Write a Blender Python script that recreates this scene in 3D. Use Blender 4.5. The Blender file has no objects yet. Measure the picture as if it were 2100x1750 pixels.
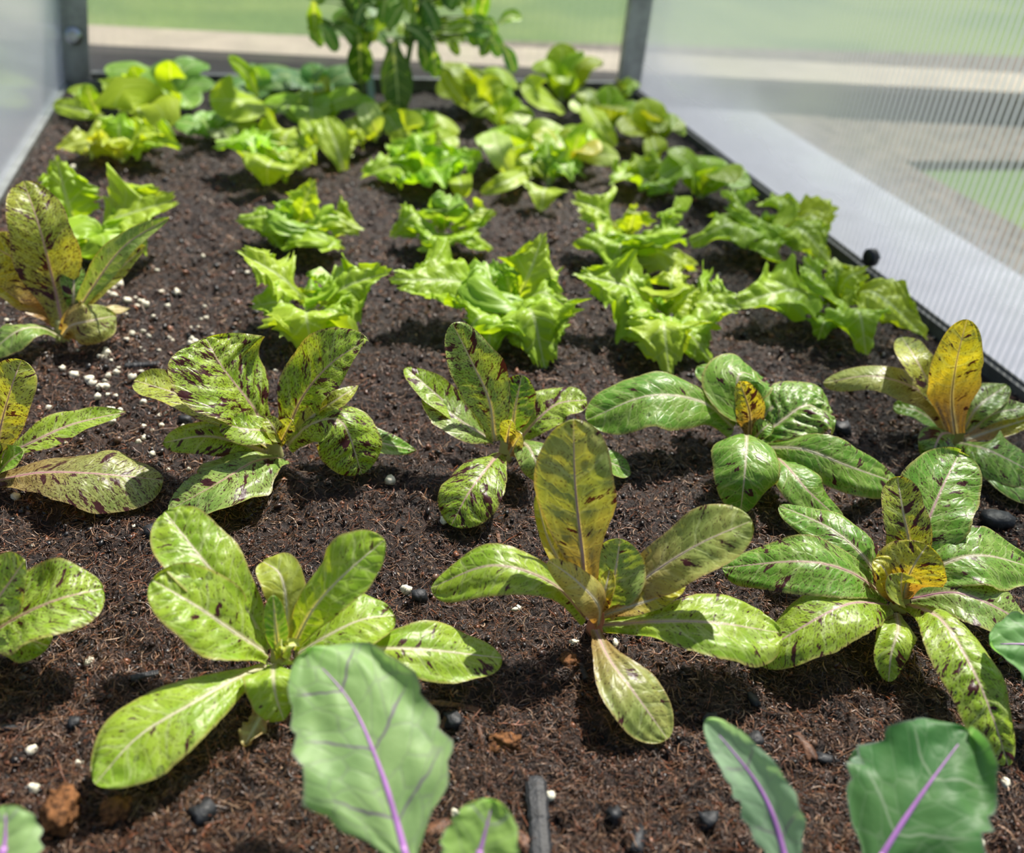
import bpy, math, random
import numpy as np
from mathutils import Matrix, Vector
random.seed(7); RNG = np.random.default_rng(11)
C = bpy.context.scene.collection
scn = bpy.context.scene
# ------------------------------------------------------------------ camera geometry (2100 x 1750)
F = 1850.; H = .45
dv = np.array([-547, -1303, F]); _x = (1303*683+F*F)/(547+1303*.015)
cv = np.array([_x, -683+.015*_x, F])
dv /= np.linalg.norm(dv); cv /= np.linalg.norm(cv); cv -= dv*(cv@dv); cv /= np.linalg.norm(cv); uv_ = np.cross(cv, dv)
CAM = np.array([0, 0, H])
def at(px, py, z=0.):
    v = np.array([px-1050, py-875, F]); w = np.array([cv@v, dv@v, uv_@v])
    return CAM+w*((z-H)/w[2])
def proj(p):
    q = np.asarray(p, float)-CAM; v = cv*q[0]+dv*q[1]+uv_*q[2]
    return np.array([v[0]/v[2]*F+1050, v[1]/v[2]*F+875]), v[2]
def unit(v): return v/(np.linalg.norm(v)+1e-12)
XL, XR, YB, YF = -.343, .726, 1.79, .04

# ------------------------------------------------------------------ material helpers
def new_mat(name):
    m = bpy.data.materials.new(name); m.use_nodes = True; nt = m.node_tree; nt.nodes.clear()
    out = nt.nodes.new('ShaderNodeOutputMaterial'); return m, nt, out
class N:
    def __init__(s, nt): s.nt = nt
    def node(s, t, **k):
        n = s.nt.nodes.new(t)
        for a, b in k.items(): setattr(n, a, b)
        return n
    def link(s, a, b): s.nt.links.new(a, b)
    def put(s, sock, v):
        if hasattr(v, 'is_output') or isinstance(v, bpy.types.NodeSocket): s.link(v, sock)
        else: sock.default_value = v
    def m(s, op, a, b=None, c=None, clamp=False):
        n = s.node('ShaderNodeMath', operation=op); n.use_clamp = clamp
        s.put(n.inputs[0], a)
        if b is not None: s.put(n.inputs[1], b)
        if c is not None: s.put(n.inputs[2], c)
        return n.outputs[0]
    def mix(s, f, a, b, bt='MIX'):
        n = s.node('ShaderNodeMix', data_type='RGBA', blend_type=bt); n.clamp_factor = True
        s.put(n.inputs[0], f)
        s.put(n.inputs[6], a if not isinstance(a, tuple) else (*a[:3], 1)); s.put(n.inputs[7], b if not isinstance(b, tuple) else (*b[:3], 1))
        return n.outputs[2]
    def comb(s, x, y, z):
        n = s.node('ShaderNodeCombineXYZ'); s.put(n.inputs[0], x); s.put(n.inputs[1], y); s.put(n.inputs[2], z); return n.outputs[0]
    def noise(s, v, sc, det=2, rough=.5, dim='3D'):
        n = s.node('ShaderNodeTexNoise', noise_dimensions=dim)
        if v is not None: s.link(v, n.inputs['Vector'])
        n.inputs['Scale'].default_value = sc; n.inputs['Detail'].default_value = det; n.inputs['Roughness'].default_value = rough
        return n.outputs[0]
    def step(s, x, a, b):
        n = s.node('ShaderNodeMapRange', interpolation_type='SMOOTHSTEP'); s.put(n.inputs[0], x); s.put(n.inputs[1], a); s.put(n.inputs[2], b)
        return n.outputs[0]
    def ramp(s, x, stops):
        n = s.node('ShaderNodeValToRGB'); s.link(x, n.inputs[0]); e = n.color_ramp.elements
        while len(e) < len(stops): e.new(.5)
        for i, (p, col) in enumerate(stops): e[i].position = p; e[i].color = (*col[:3], 1)
        return n.outputs[0]
    def bump(s, h, st, dist):
        n = s.node('ShaderNodeBump'); n.inputs['Strength'].default_value = st; n.inputs['Distance'].default_value = dist; s.link(h, n.inputs['Height']); return n.outputs[0]
    def bsdf(s, col, rough=.5, nrm=None, spec=.5, metal=0):
        n = s.node('ShaderNodeBsdfPrincipled'); s.put(n.inputs['Base Color'], col if not isinstance(col, tuple) else (*col[:3], 1)); s.put(n.inputs['Roughness'], rough)
        s.put(n.inputs['Specular IOR Level'], spec); s.put(n.inputs['Metallic'], metal)
        if nrm is not None: s.link(nrm, n.inputs['Normal'])
        return n.outputs[0]
    def mixs(s, f, a, b):
        n = s.node('ShaderNodeMixShader'); s.put(n.inputs[0], f); s.link(a, n.inputs[1]); s.link(b, n.inputs[2]); return n.outputs[0]

def leaf_material(kind):
    m, nt, out = new_mat(kind+'_leaf'); n = N(nt)
    uv = n.node('ShaderNodeUVMap', uv_map='dm'); st = n.node('ShaderNodeUVMap', uv_map='st')
    sx = n.node('ShaderNodeSeparateXYZ'); n.link(uv.outputs[0], sx.inputs[0]); x, y = sx.outputs[0], sx.outputs[1]
    ss = n.node('ShaderNodeSeparateXYZ'); n.link(st.outputs[0], ss.inputs[0]); S, T = ss.outputs[0], ss.outputs[1]
    oi = n.node('ShaderNodeObjectInfo'); tint, A, rnd = oi.outputs['Color'], oi.outputs['Alpha'], oi.outputs['Random']
    ax = n.m('ABSOLUTE', x); side = n.m('SIGN', x)
    z0 = n.m('ADD', n.m('MULTIPLY', rnd, 37.), n.m('MULTIPLY', side, 3.))
    warp = n.noise(n.comb(x, y, z0), 7., 2)
    w = n.m('ADD', n.m('SUBTRACT', y, n.m('MULTIPLY', ax, .75)), n.m('MULTIPLY', warp, .06))
    cell = n.node('ShaderNodeTexVoronoi', feature='DISTANCE_TO_EDGE'); n.link(n.comb(n.m('MULTIPLY', ax, .8), w, z0), cell.inputs['Vector'])
    cell.inputs['Scale'].default_value = {'romaine': 13, 'frilly': 10, 'kale': 9}[kind]
    cellb = n.step(cell.outputs[0], 0., .16)
    per = {'romaine': .13, 'frilly': .11, 'kale': .17}[kind]
    pp = n.m('PINGPONG', w, per)                       # 0 on a vein
    vein = n.m('SUBTRACT', 1., n.step(pp, .004, .016)) if kind != 'kale' else n.m('SUBTRACT', 1., n.step(pp, .004, .012))
    vein = n.m('MULTIPLY', vein, n.m('SUBTRACT', 1., n.step(n.m('ABSOLUTE', S), .55, .95)))
    pil = n.step(pp, 0., per*.8)
    rib = n.m('SUBTRACT', 1., n.step(ax, n.m('MULTIPLY', n.m('SUBTRACT', 1.05, T), .008), n.m('MULTIPLY', n.m('SUBTRACT', 1.15, T), .030 if kind != 'frilly' else .05)))
    big = n.noise(n.comb(x, y, z0), 3., 3)
    if kind == 'romaine':
        col = n.mix(n.step(big, .35, .65), n.mix(.35, tint, (.13, .30, .03)), n.mix(.16, tint, (.58, .62, .12)))
        col = n.mix(n.m('MULTIPLY', n.m('SUBTRACT', 1., cellb), .30), col, (.50, .60, .20))
        col = n.mix(n.m('MULTIPLY', vein, .35), col, (.55, .62, .30))
        sc_ = n.node('ShaderNodeSeparateColor'); n.link(tint, sc_.inputs[0])
        pink = n.step(n.m('SUBTRACT', sc_.outputs[0], sc_.outputs[1]), -.06, .0)
        col = n.mix(n.m('MULTIPLY', n.m('MULTIPLY', pink, .75), n.m('SUBTRACT', 1., n.step(T, .15, .75))), col, (.36, .15, .085))
        edge = n.step(n.m('ABSOLUTE', S), .90, .99)
        col = n.mix(n.m('MULTIPLY', edge, .5), col, (.45, .30, .13))
        b1 = n.noise(n.comb(n.m('MULTIPLY', ax, .55), w, z0), 12., 5, .68)
        b2 = n.noise(n.comb(n.m('MULTIPLY', ax, .75), w, n.m('ADD', z0, 9.)), 85., 3, .65)
        th1 = n.m('SUBTRACT', .675, n.m('MULTIPLY', A, .115)); th2 = n.m('SUBTRACT', .665, n.m('MULTIPLY', A, .125))
        k1 = n.step(b1, th1, n.m('ADD', th1, .018)); k2 = n.step(b2, th2, n.m('ADD', th2, .03))
        k = n.m('MAXIMUM', k1, n.m('MULTIPLY', k2, .9)); k = n.m('MULTIPLY', k, n.m('SUBTRACT', 1., n.m('MULTIPLY', rib, .75)))
        col = n.mix(n.m('MULTIPLY', rib, .8), col, n.mix(n.m('MULTIPLY', A, .55), (.66, .66, .42), (.55, .30, .30)))
        col = n.mix(k, col, (.060, .014, .014)); rough = .38; tr = .38; tcol = n.mix(1., col, (1.5, 1.25, .35), 'MULTIPLY')
        bstr = .42; spec = .42
    elif kind == 'frilly':
        col = n.mix(n.step(big, .3, .7), n.mix(.25, tint, (.16, .34, .03)), n.mix(.15, tint, (.55, .68, .16)))
        col = n.mix(n.m('MULTIPLY', vein, .40), col, (.58, .70, .25))
        col = n.mix(n.m('MULTIPLY', rib, .75), col, (.62, .72, .34))
        rough = .42; tr = .42; tcol = n.mix(1., col, (1.45, 1.3, .3), 'MULTIPLY'); bstr = .5; spec = .4
    else:
        A2 = A
        col = n.mix(n.step(big, .35, .65), n.mix(.25, tint, (.14, .30, .12)), n.mix(.15, tint, (.42, .60, .26)))
        net = n.m('SUBTRACT', 1., n.step(cell.outputs[0], .01, .05))
        vc = n.mix(A2, (.36, .50, .30), (.20, .11, .26))
        col = n.mix(n.m('MULTIPLY', net, .22), col, vc); col = n.mix(n.m('MULTIPLY', vein, .75), col, vc)
        edge = n.step(n.m('ABSOLUTE', S), .95, 1.)
        col = n.mix(n.m('MULTIPLY', edge, .5), col, (.22, .14, .24))
        rough = .50; tr = .5; tcol = n.mix(1., col, (1.5, 1.55, .8), 'MULTIPLY'); bstr = .3; spec = .4
    h = n.m('ADD', n.m('MULTIPLY', cellb, .35), n.m('ADD', n.m('MULTIPLY', pil, .5), n.m('MULTIPLY', n.noise(n.comb(x, y, z0), 60., 2), .25)))
    h = n.m('ADD', h, n.m('MULTIPLY', n.noise(n.comb(x, y, z0), 16., 2), .8))
    nr = n.bump(h, bstr, .0012)
    pb = n.bsdf(col, rough, nr, spec); t = n.node('ShaderNodeBsdfTranslucent'); n.link(tcol, t.inputs[0]); n.link(nr, t.inputs['Normal'])
    n.link(n.mixs(tr, pb, t.outputs[0]), out.inputs[0]); return m
def simple(name, col, rough=.5, spec=.5, metal=0., var=.0, sc=40., bumpd=0., objcol=False, col2=None):
    m, nt, out = new_mat(name); n = N(nt); tc = n.node('ShaderNodeTexCoord')
    c = n.node('ShaderNodeObjectInfo').outputs['Color'] if objcol else (*col, 1)
    nz = n.noise(tc.outputs['Object'], sc, 4, .6)
    if col2 is None: col2 = tuple(v*(1-var) for v in col)
    cc = n.mix(n.step(nz, .35, .65), c, (*col2, 1)) if not objcol else n.mix(n.m('MULTIPLY', n.step(nz, .35, .65), var), c, (.2, .2, .15, 1), 'MULTIPLY')
    nr = n.bump(nz, .6, bumpd) if bumpd else None
    n.link(n.bsdf(cc, rough, nr, spec, metal), out.inputs[0]); return m
M = {k: leaf_material(k) for k in ('romaine', 'frilly', 'kale')}
def rib_material():
    m, nt, out = new_mat('leaf_rib'); n = N(nt); oi = n.node('ShaderNodeObjectInfo'); tc = n.node('ShaderNodeTexCoord')
    nz = n.noise(tc.outputs['Object'], 300., 2)
    col = n.mix(n.m('MULTIPLY', n.step(nz, .5, .7), .25), oi.outputs['Color'], (.35, .12, .14))
    t = n.node('ShaderNodeBsdfTranslucent'); n.link(col, t.inputs[0])
    n.link(n.mixs(.3, n.bsdf(col, .4), t.outputs[0]), out.inputs[0]); return m
M['rib'] = rib_material()
def soil_material():
    m, nt, out = new_mat('dark_coir_compost'); n = N(nt); tc = n.node('ShaderNodeTexCoord'); o = tc.outputs['Object']
    a = n.noise(o, 60., 5, .65); b = n.noise(o, 350., 4, .7)
    c = n.ramp(b, [(.25, (.003, .002, .002)), (.45, (.010, .006, .005)), (.6, (.030, .015, .010)), (.8, (.08, .042, .025))])
    c = n.mix(n.step(a, .45, .7), c, n.mix(.5, c, (.06, .028, .014)))
    h = n.m('ADD', n.m('MULTIPLY', a, .6), b)
    n.link(n.bsdf(c, .62, n.bump(h, 1., .003), .4), out.inputs[0]); return m
M['soil'] = soil_material()
def attr_material(name, rough, spec):
    m, nt, out = new_mat(name); n = N(nt); a = n.node('ShaderNodeAttribute', attribute_name='tone')
    n.link(n.bsdf(a.outputs['Color'], rough, None, spec), out.inputs[0]); return m
M['fibre'] = attr_material('coir_fibre', .33, .6); M['crumb'] = attr_material('compost_crumb', .40, .6)
M['perlite'] = simple('perlite', (.80, .76, .60), .8, .3, 0, .35, 400., .001)
M['charcoal'] = simple('charcoal', (.020, .022, .026), .55, .4, 0, .6, 250., .0015)
M['bark'] = simple('bark', (.16, .07, .035), .6, .4, 0, .65, 200., .0015)
M['clump'] = simple('coir_clump', (.22, .095, .035), .8, .2, 0, .75, 260., .003)
M['alu'] = simple('aluminium', (.36, .38, .37), .42, .5, .55, .3, 30.)
M['steel'] = simple('zinc_bolt', (.62, .65, .68), .3, .5, .9, .2, 60.)
M['rubber'] = simple('black_rubber', (.015, .015, .017), .5)
M['rail'] = simple('rail_metal', (.17, .17, .16), .5, .5, .3, .4, 40.)
M['timber'] = simple('pale_timber', (.42, .34, .26), .75, .3, 0, .18, 9., .001)
M['board'] = simple('weathered_board', (.22, .18, .15), .8, .3, 0, .35, 12., .001)
M['mulch'] = simple('mulch', (.21, .165, .135), .9, .2, 0, .5, 30., .004)
M['path'] = simple('grey_path', (.41, .40, .46), .85, .3, 0, .22, 14., .002)
M['stem'] = simple('green_stem', (.13, .22, .04), .5, .5, 0, .3, 60.)
M['purple'] = simple('purple_stem', (.36, .16, .42), .42, .5, 0, .25, 60.)
M['dry'] = simple('dry_leaf', (.48, .36, .20), .7, .3, 0, .6, 220., .001)
M['tag'] = simple('pale_blue_plastic', (.45, .60, .78), .4)
M['slate'] = simple('slate_plastic', (.035, .04, .06), .35, .5, 0, .3, 60.)
def lawn_material():
    m, nt, out = new_mat('lawn_grass'); n = N(nt); o = n.node('ShaderNodeTexCoord').outputs['Object']
    a = n.noise(o, 1.3, 4, .6); b = n.noise(o, 25., 4, .7)
    c = n.mix(n.step(a, .35, .65), (.09, .16, .03), (.19, .25, .06)); c = n.mix(n.m('MULTIPLY', b, .5), c, (.08, .15, .03))
    n.link(n.bsdf(c, .8, n.bump(b, .8, .02), .3), out.inputs[0]); return m
M['lawn'] = lawn_material()
def panel_material(name, haze, foot_haze):
    m, nt, out = new_mat(name); n = N(nt); tc = n.node('ShaderNodeTexCoord'); o = tc.outputs['Object']
    sp = n.node('ShaderNodeSeparateXYZ'); n.link(o, sp.inputs[0])
    low = n.m('SUBTRACT', 1., n.step(n.m('ADD', sp.outputs[2], n.m('MULTIPLY', n.noise(o, 7., 3), .05)), .05, .17))   # more haze towards the foot of the sheet
    f = n.m('ADD', haze, n.m('MULTIPLY', low, foot_haze))
    tr = n.node('ShaderNodeBsdfTransparent'); tr.inputs[0].default_value = (.93, .96, .95, 1)
    df = n.bsdf((.80, .80, .86), .6, None, .4); tl = n.node('ShaderNodeBsdfTranslucent'); tl.inputs[0].default_value = (.80, .80, .86, 1)
    hz = n.mixs(.55, df, tl.outputs[0])
    gl = n.node('ShaderNodeBsdfGlossy'); gl.inputs['Roughness'].default_value = .22; gl.inputs[0].default_value = (.9, .9, .9, 1)
    lw = n.node('ShaderNodeLayerWeight'); lw.inputs[0].default_value = .5
    fr = n.m('ADD', .05, n.m('MULTIPLY', n.m('POWER', lw.outputs['Facing'], 4.), .7))
    n.link(n.mixs(fr, n.mixs(f, tr.outputs[0], hz), gl.outputs[0]), out.inputs[0]); return m
M['panel'] = panel_material('polycarbonate_sheet', .055, .33); M['web'] = panel_material('polycarbonate_web', .36, .2)
M['clear'] = panel_material('clear_polycarbonate_sheet', .035, .02)
def drop_material():
    m, nt, out = new_mat('water'); n = N(nt); g = n.node('ShaderNodeBsdfGlass'); g.inputs['IOR'].default_value = 1.33; g.inputs['Roughness'].default_value = .0
    n.link(g.outputs[0], out.inputs[0]); return m
M['water'] = drop_material()

# ------------------------------------------------------------------ object helpers
def mesh_obj(name, verts, faces, mat, parent=None, origin=None, uvs=None, smooth=True, color=None, attr=None):
    me = bpy.data.meshes.new(name); v = np.asarray(verts, float)
    o0 = np.zeros(3) if origin is None else np.asarray(origin, float)
    v = v-o0
    f = np.asarray(faces, np.int64) if not isinstance(faces, list) else None
    if f is not None:
        nf, k = f.shape; me.vertices.add(len(v)); me.vertices.foreach_set('co', v.ravel())
        me.loops.add(nf*k); me.loops.foreach_set('vertex_index', f.ravel()); me.polygons.add(nf)
        me.polygons.foreach_set('loop_start', np.arange(nf)*k)
        me.update(calc_edges=True)
    else:
        me.from_pydata([tuple(p) for p in v], [], faces)
    if smooth: me.polygons.foreach_set('use_smooth', np.ones(len(me.polygons), bool))
    if uvs:
        li = np.empty(len(me.loops), np.int32); me.loops.foreach_get('vertex_index', li)
        for nm, a in uvs.items():
            l = me.uv_layers.new(name=nm); l.data.foreach_set('uv', np.asarray(a, np.float32)[li].ravel())
    if attr is not None:
        at_ = me.attributes.new('tone', 'FLOAT_COLOR', 'POINT'); at_.data.foreach_set('color', np.asarray(attr, np.float32).ravel())
    me.materials.append(mat); me.update()
    o = bpy.data.objects.new(name, me); C.objects.link(o)
    if parent is not None: o.parent = parent
    else: o.location = o0
    if color is not None: o.color = color
    return o
def tag(o, label=None, cat=None, group=None, kind=None):
    if label: o['label'] = label
    if cat: o['category'] = cat
    if group: o['group'] = group
    if kind: o['kind'] = kind
    return o
def thing(name, label, cat, loc, group=None):
    o = bpy.data.objects.new(name, None); C.objects.link(o); o.location = tuple(loc); o.empty_display_size = .01
    return tag(o, label, cat, group)
def box_vf(lo, hi):
    x0, y0, z0 = lo; x1, y1, z1 = hi
    v = [(x0,y0,z0),(x1,y0,z0),(x1,y1,z0),(x0,y1,z0),(x0,y0,z1),(x1,y0,z1),(x1,y1,z1),(x0,y1,z1)]
    return v, [(0,3,2,1),(4,5,6,7),(0,1,5,4),(1,2,6,5),(2,3,7,6),(3,0,4,7)]
def boxes(name, lst, mat, parent=None, origin=None, **k):
    V, Fc = [], []
    for lo, hi in lst:
        v, f = box_vf(lo, hi); b = len(V); V += v; Fc += [tuple(i+b for i in q) for q in f]
    return mesh_obj(name, V, Fc, mat, parent, origin, smooth=False, **k)
def tube_vf(P, R, ns=8, flat=1., up=None):
    P = np.asarray(P, float); R = np.asarray(R, float); n = len(P)
    T = np.gradient(P, axis=0); T /= np.linalg.norm(T, axis=1)[:, None]+1e-12
    U = np.tile(np.array([0, 0, 1.]) if up is None else up, (n, 1)) if up is None or np.ndim(up) == 1 else up
    Nn = U-T*(U*T).sum(1)[:, None]; bad = np.linalg.norm(Nn, axis=1) < .05
    Nn[bad] = np.array([.3, -1, .1]); Nn = Nn-T*(Nn*T).sum(1)[:, None]; Nn /= np.linalg.norm(Nn, axis=1)[:, None]
    B = np.cross(T, Nn); a = np.arange(ns)*2*np.pi/ns
    V = P[:, None]+R[:, None, None]*(B[:, None]*np.cos(a)[None, :, None]+Nn[:, None]*flat*np.sin(a)[None, :, None])
    V = V.reshape(-1, 3); Fc = []
    for i in range(n-1):
        for j in range(ns):
            k = (j+1) % ns; Fc.append((i*ns+j, i*ns+k, (i+1)*ns+k, (i+1)*ns+j))
    Fc.append(tuple(range(ns))[::-1]); Fc.append(tuple((n-1)*ns+j for j in range(ns)))
    return V, Fc
def spline(pts, n=60):
    """Catmull-Rom through pts, resampled evenly; returns a function of t that runs on straight past both ends."""
    P = np.asarray(pts, float)
    if len(P) == 2: P = np.array([P[0], (P[0]+P[1])/2, P[1]])
    Q = np.vstack([2*P[0]-P[1], P, 2*P[-1]-P[-2]]); out = []
    for i in range(1, len(Q)-2):
        for u in np.linspace(0, 1, 24, endpoint=False):
            a, b, c, d = Q[i-1], Q[i], Q[i+1], Q[i+2]
            out.append(.5*((2*b)+(-a+c)*u+(2*a-5*b+4*c-d)*u*u+(-a+3*b-3*c+d)*u**3))
    out.append(P[-1]); out = np.array(out); L = np.r_[0, np.cumsum(np.linalg.norm(np.diff(out, axis=0), axis=1))]; tot = L[-1]
    def f(t):
        t = np.asarray(t, float); tc = np.clip(t, 0, 1)*tot
        r = np.stack([np.interp(tc, L, out[:, k]) for k in range(3)], -1)
        over = np.maximum(t-1, 0)*tot; d = unit(out[-1]-out[-6]); return r+over[..., None]*d
    return f, tot
class Wob:
    """smooth random function of two variables"""
    def __init__(s, rng, f, n=5):
        s.k = rng.normal(0, f, (n, 2)); s.p = rng.uniform(0, 6.28, n); s.n = n
    def __call__(s, a, b):
        r = 0
        for i in range(s.n): r = r+np.sin(s.k[i, 0]*a+s.k[i, 1]*b+s.p[i])
        return r/math.sqrt(s.n)
SURF = []
def blade(parent, origin, P3, hw, prof, tint, speck=.5, cup=.25, cupR=None, roll=0., face=.25, wave=.10, teeth=.0, ruf=0., seed=0,
          mat='romaine', nt=44, ns=22, nv=9, quilt=.05, rib=.00062, ribcol=(.62, .60, .42), name='leaf', label=None, asym=0.):
    rng = np.random.default_rng(seed+101); S, L = spline(P3)
    cols = np.linspace(-1, 1, ns+1)
    if prof in ('obov', 'ell', 'lance', 'spoon', 'kale'): rows = 1-(1-np.linspace(0, 1, nt+1))**1.6
    else: rows = np.linspace(0, 1, nt+1)**.9
    tt, s = np.meshgrid(rows, cols, indexing='ij')
    # outline
    def sm(x): x = np.clip(x, 0, 1); return x*x*(3-2*x)
    if prof == 'obov': W = (.30+.70*sm(tt/.68))*np.where(tt > .66, np.sqrt(np.clip(1-((tt-.66)/.34)**2.6, 0, 1)), 1)
    elif prof == 'spoon': W = (.20+.18*sm(tt/.3)+.62*sm((tt-.25)/.42))*np.where(tt > .70, np.sqrt(np.clip(1-((tt-.70)/.30)**2.3, 0, 1)), 1)
    elif prof == 'ell': W = (.34+.66*sm(tt/.48))*np.where(tt > .5, np.sqrt(np.clip(1-((tt-.5)/.5)**2.4, 0, 1)), 1)
    elif prof == 'lance': W = (.30+.70*sm(tt/.5))*np.where(tt > .5, (np.clip(1-((tt-.5)/.5)**1.9, 0, 1))**.8, 1)
    elif prof == 'frill': W = .15+.85*sm((tt-.04)/.56)-.42*sm((tt-.62)/.38)
    elif prof == 'kale': W = (.08+.92*sm((tt-.04)/.40))*np.where(tt > .44, np.sqrt(np.clip(1-((tt-.44)/.56)**2.2, 0, 1)), 1)
    y = tt.copy(); a = np.abs(s); sg = np.sign(s)
    if prof == 'frill': y = y-.30*a**2.*tt**2
    hwL = hw*W
    if teeth:
        ph = rng.uniform(0, 6.28, 2); saw = lambda q: (np.abs(((q) % 1.)-.35)/.65)
        if prof == 'frill':
            base = np.where(s > 0, ph[0], ph[1]); wb = Wob(rng, 9)(tt, sg)
            big = 1-saw(tt*4.2+base+.3*wb); fine = (1-saw(tt*13+base*3+.8*wb))**1.6; amp = 1+.4*Wob(rng, 15)(tt, sg)
            hwL = hwL*(1-.13+teeth*(1.25*big+.62*fine)*amp*a**2.5*np.clip(tt*3-.3, 0, 1))
            r0 = rng.uniform(0, 3, 2)
            y = y+teeth*(.62*(1-saw(s*1.9+r0[0]))+.42*(1-saw(s*5.2+r0[1]))**1.6)*tt**6*(hw/L)
            hwL = hwL*(1+.10*Wob(rng, 7)(tt, sg)*a)
        else:
            q1 = tt*6.5+np.where(s > 0, ph[0], ph[1])+.3*Wob(rng, 9)(tt, sg)
            hwL = hwL*(1+teeth*((1-saw(q1))**1.3-.3)*(1+.4*Wob(rng, 12)(tt, sg))*a**3*np.clip(tt*3-.1, 0, 1)*(1.9-1.65*tt))
    elif mat == 'romaine':
        hwL = hwL*(1+.035*Wob(rng, 16)(tt, sg)*a+.06*Wob(rng, 6)(tt, sg)*a+.05*(.5-np.abs((tt*15+rng.uniform()) % 1-.4))*a**4*np.clip(2-2.2*tt, 0, 1))
    hwL = hwL*(1+asym*sg)
    P = S(y.ravel()).reshape(*y.shape, 3)
    ta = np.linspace(0, 1, 41); Pa = S(ta); Ta = np.gradient(Pa, axis=0); Ta /= np.linalg.norm(Ta, axis=1)[:, None]
    NN = []; prev = None
    for p, T in zip(Pa, Ta):
        g = np.array([0, 0, 1.])*(1-face)+unit(CAM-p)*face
        n_ = g-T*(g@T)
        if np.linalg.norm(n_) < .12 and prev is not None: n_ = prev-T*(prev@T)
        n_ = unit(n_)
        if prev is not None: n_ = unit(n_*.45+prev*.55); n_ = unit(n_-T*(n_@T))
        prev = n_; NN.append(n_)
    NN = np.array(NN); BB = np.cross(Ta, NN); r_ = math.radians(roll)
    NN, BB = NN*math.cos(r_)+BB*math.sin(r_), BB*math.cos(r_)-NN*math.sin(r_)
    yc = np.clip(y, 0, 1); I = lambda A: np.stack([np.interp(yc, ta, A[:, k]) for k in range(3)], -1)
    Nn, Bn, Tn = I(NN), I(BB), I(Ta)
    k = np.where(s > 0, cup if cupR is None else cupR, cup); k = np.where(np.abs(k) < 1e-3, 1e-3, k)
    ka = k*a; lat = sg*hwL*np.sin(ka)/k; ver = hwL*(1-np.cos(ka))/k
    ph = rng.uniform(0, 6.28, 3)
    ver = ver+wave*hw*a**1.6*np.sin(6.28*(2.1*tt)+ph[0]+sg*1.3)*np.clip(tt*2, 0, 1)*W+wave*.8*hw*Wob(rng, 5)(tt, s)*a
    if ruf: ver = ver+ruf*hw*(a**2.)*(.8*Wob(rng, 10)(tt, s*.25)+.6*Wob(rng, 24)(tt, s*.25))*np.clip(tt*2.2-.2, 0, 1); ver = ver+ruf*.4*hw*tt**4*np.sin(s*5+ph[1])
    vq = (y*L-.55*np.abs(lat))/L
    qq = np.abs(np.sin(np.pi*(vq*nv+.15*Wob(rng, 9)(tt, s))))
    ver = ver+quilt*hw*qq*np.clip(a*5, 0, 1)*(1-a**4)*np.clip(W*1.3, 0, 1)
    V = P+Bn*lat[..., None]+Nn*ver[..., None]
    V[..., 2] = np.maximum(V[..., 2], .0015)
    nr, nc = V.shape[:2]; idx = np.arange(nr*nc).reshape(nr, nc)
    Fq = np.stack([idx[:-1, :-1], idx[:-1, 1:], idx[1:, 1:], idx[1:, :-1]], -1).reshape(-1, 4)
    dm = np.stack([s*hwL*10, y*L*10], -1).reshape(-1, 2); st = np.stack([s, tt], -1).reshape(-1, 2)
    o = mesh_obj(name, V.reshape(-1, 3), Fq, M[mat], parent, origin, {'dm': dm, 'st': st}, color=(*tint, speck))
    if label: o['label'] = label
    if rib:
        n_ = 22; tr = np.linspace(0.0, .9, n_); Pc = V[:, ns//2]; rr = np.array(rows)
        Pm = np.stack([np.interp(tr, rr, Pc[:, q]) for q in range(3)], -1); Nm = np.stack([np.interp(tr, ta, NN[:, q]) for q in range(3)], -1)
        R = rib*(1.02-tr)**1.1+.00010
        v, f = tube_vf(Pm, R, 6, .55, Nm); r = mesh_obj('midrib', v, f, M['rib'] if mat != 'kale' else M['purple'], o, origin, color=(*ribcol, 1))
    SURF.append((o, V, Nn)); return o
def pxleaf(parent, origin, pts, w, prof='obov', face=.25, roll=0., **k):
    P3 = [at(p[0], p[1], p[2]/100.) for p in pts]; S, L = spline(P3)
    p, q = S(.62), S(.66); T = unit(q-p); g = np.array([0, 0, 1.])*(1-face)+unit(CAM-p)*face
    n_ = unit(g-T*(g@T)); B = np.cross(T, n_); r_ = math.radians(roll); B = B*math.cos(r_)-n_*math.sin(r_)
    a0, z = proj(p); a1, _ = proj(p+B*.001); t1, _ = proj(p+T*.001); t2 = t1-a0; e = (a1-a0)
    perp = abs(e[0]*t2[1]-e[1]*t2[0])/(np.linalg.norm(t2)+1e-9)/.001
    J = max(perp, .5*F/z)
    return blade(parent, origin, P3, w/2/J, prof, face=face, roll=roll, **k)
def crown(parent, o, r, hgt, col, name='crown'):
    n = 7; z = np.linspace(-.006, hgt, n); P = np.stack([o[0]+0*z, o[1]+0*z, z], -1)
    v, f = tube_vf(P, r*np.array([1.1, 1.1, 1., .9, .85, .8, .5]), 10, 1, np.array([0, 1., 0])); mesh_obj(name, v, f, M['rib'], parent, o, color=(*col, 1))
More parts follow.
